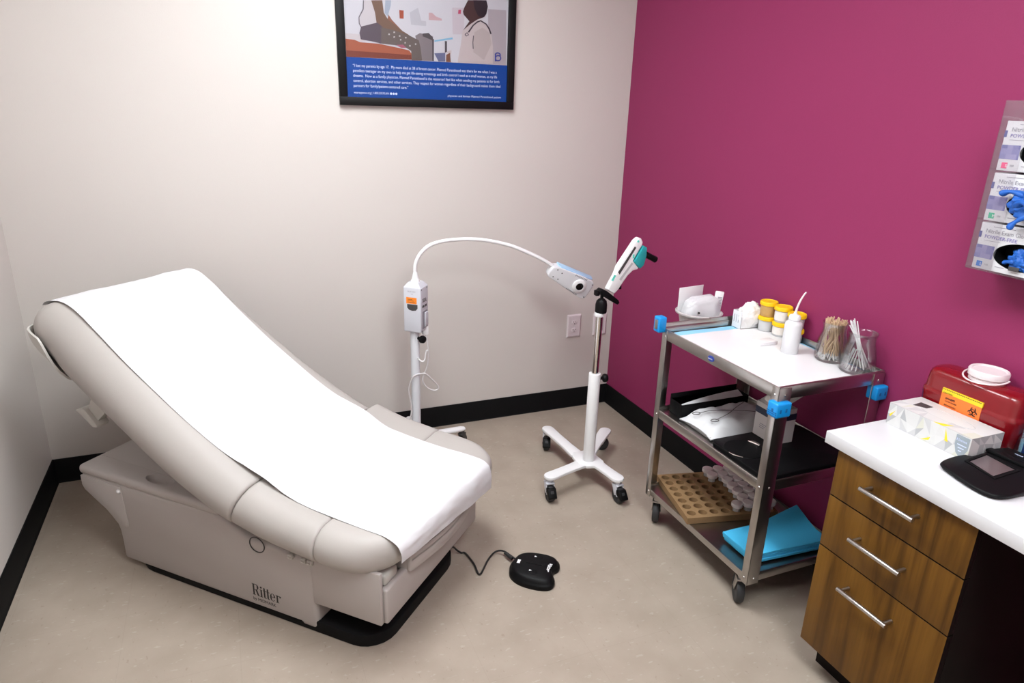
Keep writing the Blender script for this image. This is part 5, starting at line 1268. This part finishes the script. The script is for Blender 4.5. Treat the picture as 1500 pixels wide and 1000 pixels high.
# ================================================================ wall outlets
ivory_m = mat('ivory_plastic', (.70, .64, .66, 1), .4, var=.01)
def plate(name, x0, x1, z0, z1, label, cat, kind):
    t_ = thing(name, label, cat, ((x0+x1)/2, 0, z0))
    b = B(); b.loft([[(x0, -.0005, z0), (x1, -.0005, z0), (x1, -.0005, z1), (x0, -.0005, z1)], [(x0, -.003, z0), (x1, -.003, z0), (x1, -.003, z1), (x0, -.003, z1)], [(x0+.007, -.008, z0+.007), (x1-.007, -.008, z0+.007), (x1-.007, -.008, z1-.007), (x0+.007, -.008, z1-.007)]])
    obj('cover_plate', b, ivory_m, t_, smooth=20); cx = (x0+x1)/2; cz = (z0+z1)/2
    if kind == 'duplex':
        for dz in (.0215, -.0215):
            b = B(); b.prism([(.0165*math.cos(a)*(1 if abs(math.cos(a)) < .94 else .95), max(-.0125, min(.0125, .0165*math.sin(a)))) for a in [2*PI*k/28 for k in range(28)]], .0025, BACK(cx, cz+dz, -.0078), .0006); r = obj('receptacle', b, ivory_m, t_)
            b = B(); b.box((-.0075, -.001, 0), (-.0052, .007, .0004), xf=BACK(cx, cz+dz, -.0102)); b.box((.0052, .0, 0), (.0072, .006, .0004), xf=BACK(cx, cz+dz, -.0102)); b.lathe([(0, 0), (.0026, 0), (.0026, .0004), (0, .0004)], BACK(cx, cz+dz-.007, -.0102), 12); obj('slots', b, dgrey_m, r)
        b = B(); b.lathe([(0, 0), (.0035, 0), (.003, .0012), (0, .0016)], BACK(cx, cz, -.0078), 12); obj('screw', b, white_m, t_)
    else:
        b = B(); b.box((cx-.018, -.0105, cz-.036), (cx+.018, -.0075, cz+.036), .0015); obj('insert', b, MATS['light_grey_plastic'], t_)
plate('wall_outlet', -.2775, -.1945, .414, .542, 'white duplex outlet on the cream wall, left of the chrome pole', 'outlet', 'duplex')
plate('wall_plate', -.1175, -.0345, .411, .537, 'white wall plate partly hidden behind the chrome pole', 'wall plate', 'blank')

# ================================================================ camera and rendering
cam = bpy.data.cameras.new('camera'); co = bpy.data.objects.new('camera', cam); COL.objects.link(co)
cam.sensor_width = 36; cam.lens = 1004.189*36/1500; cam.clip_start = .02
yaw, pitch, roll = .4002173, .3326119, .0316296
fwd = V((math.sin(yaw)*math.cos(pitch), math.cos(yaw)*math.cos(pitch), -math.sin(pitch))); rt = V((math.cos(yaw), -math.sin(yaw), 0)); up = rt.cross(fwd)
r2 = rt*math.cos(roll)+up*math.sin(roll); u2 = up*math.cos(roll)-rt*math.sin(roll)
co.matrix_world = M(((r2.x, u2.x, -fwd.x, -1.9216135), (r2.y, u2.y, -fwd.y, -3.1355167), (r2.z, u2.z, -fwd.z, 1.6005649), (0, 0, 0, 1)))
SC.camera = co
wd_ = bpy.data.worlds.new('room_world'); SC.world = wd_; wd_.use_nodes = True
wd_.node_tree.nodes['Background'].inputs[0].default_value = (.02, .02, .02, 1); wd_.node_tree.nodes['Background'].inputs[1].default_value = 1
SC.view_settings.view_transform = 'Standard'; SC.view_settings.look = 'None'; SC.view_settings.gamma = 1; SC.view_settings.use_curve_mapping = False
SC.view_settings.exposure = 0.75
SC.cycles.use_denoising = True
SC.cycles.max_bounces = 10; SC.cycles.diffuse_bounces = 5; SC.cycles.transparent_max_bounces = 24
SC.cycles.caustics_reflective = False; SC.cycles.caustics_refractive = False
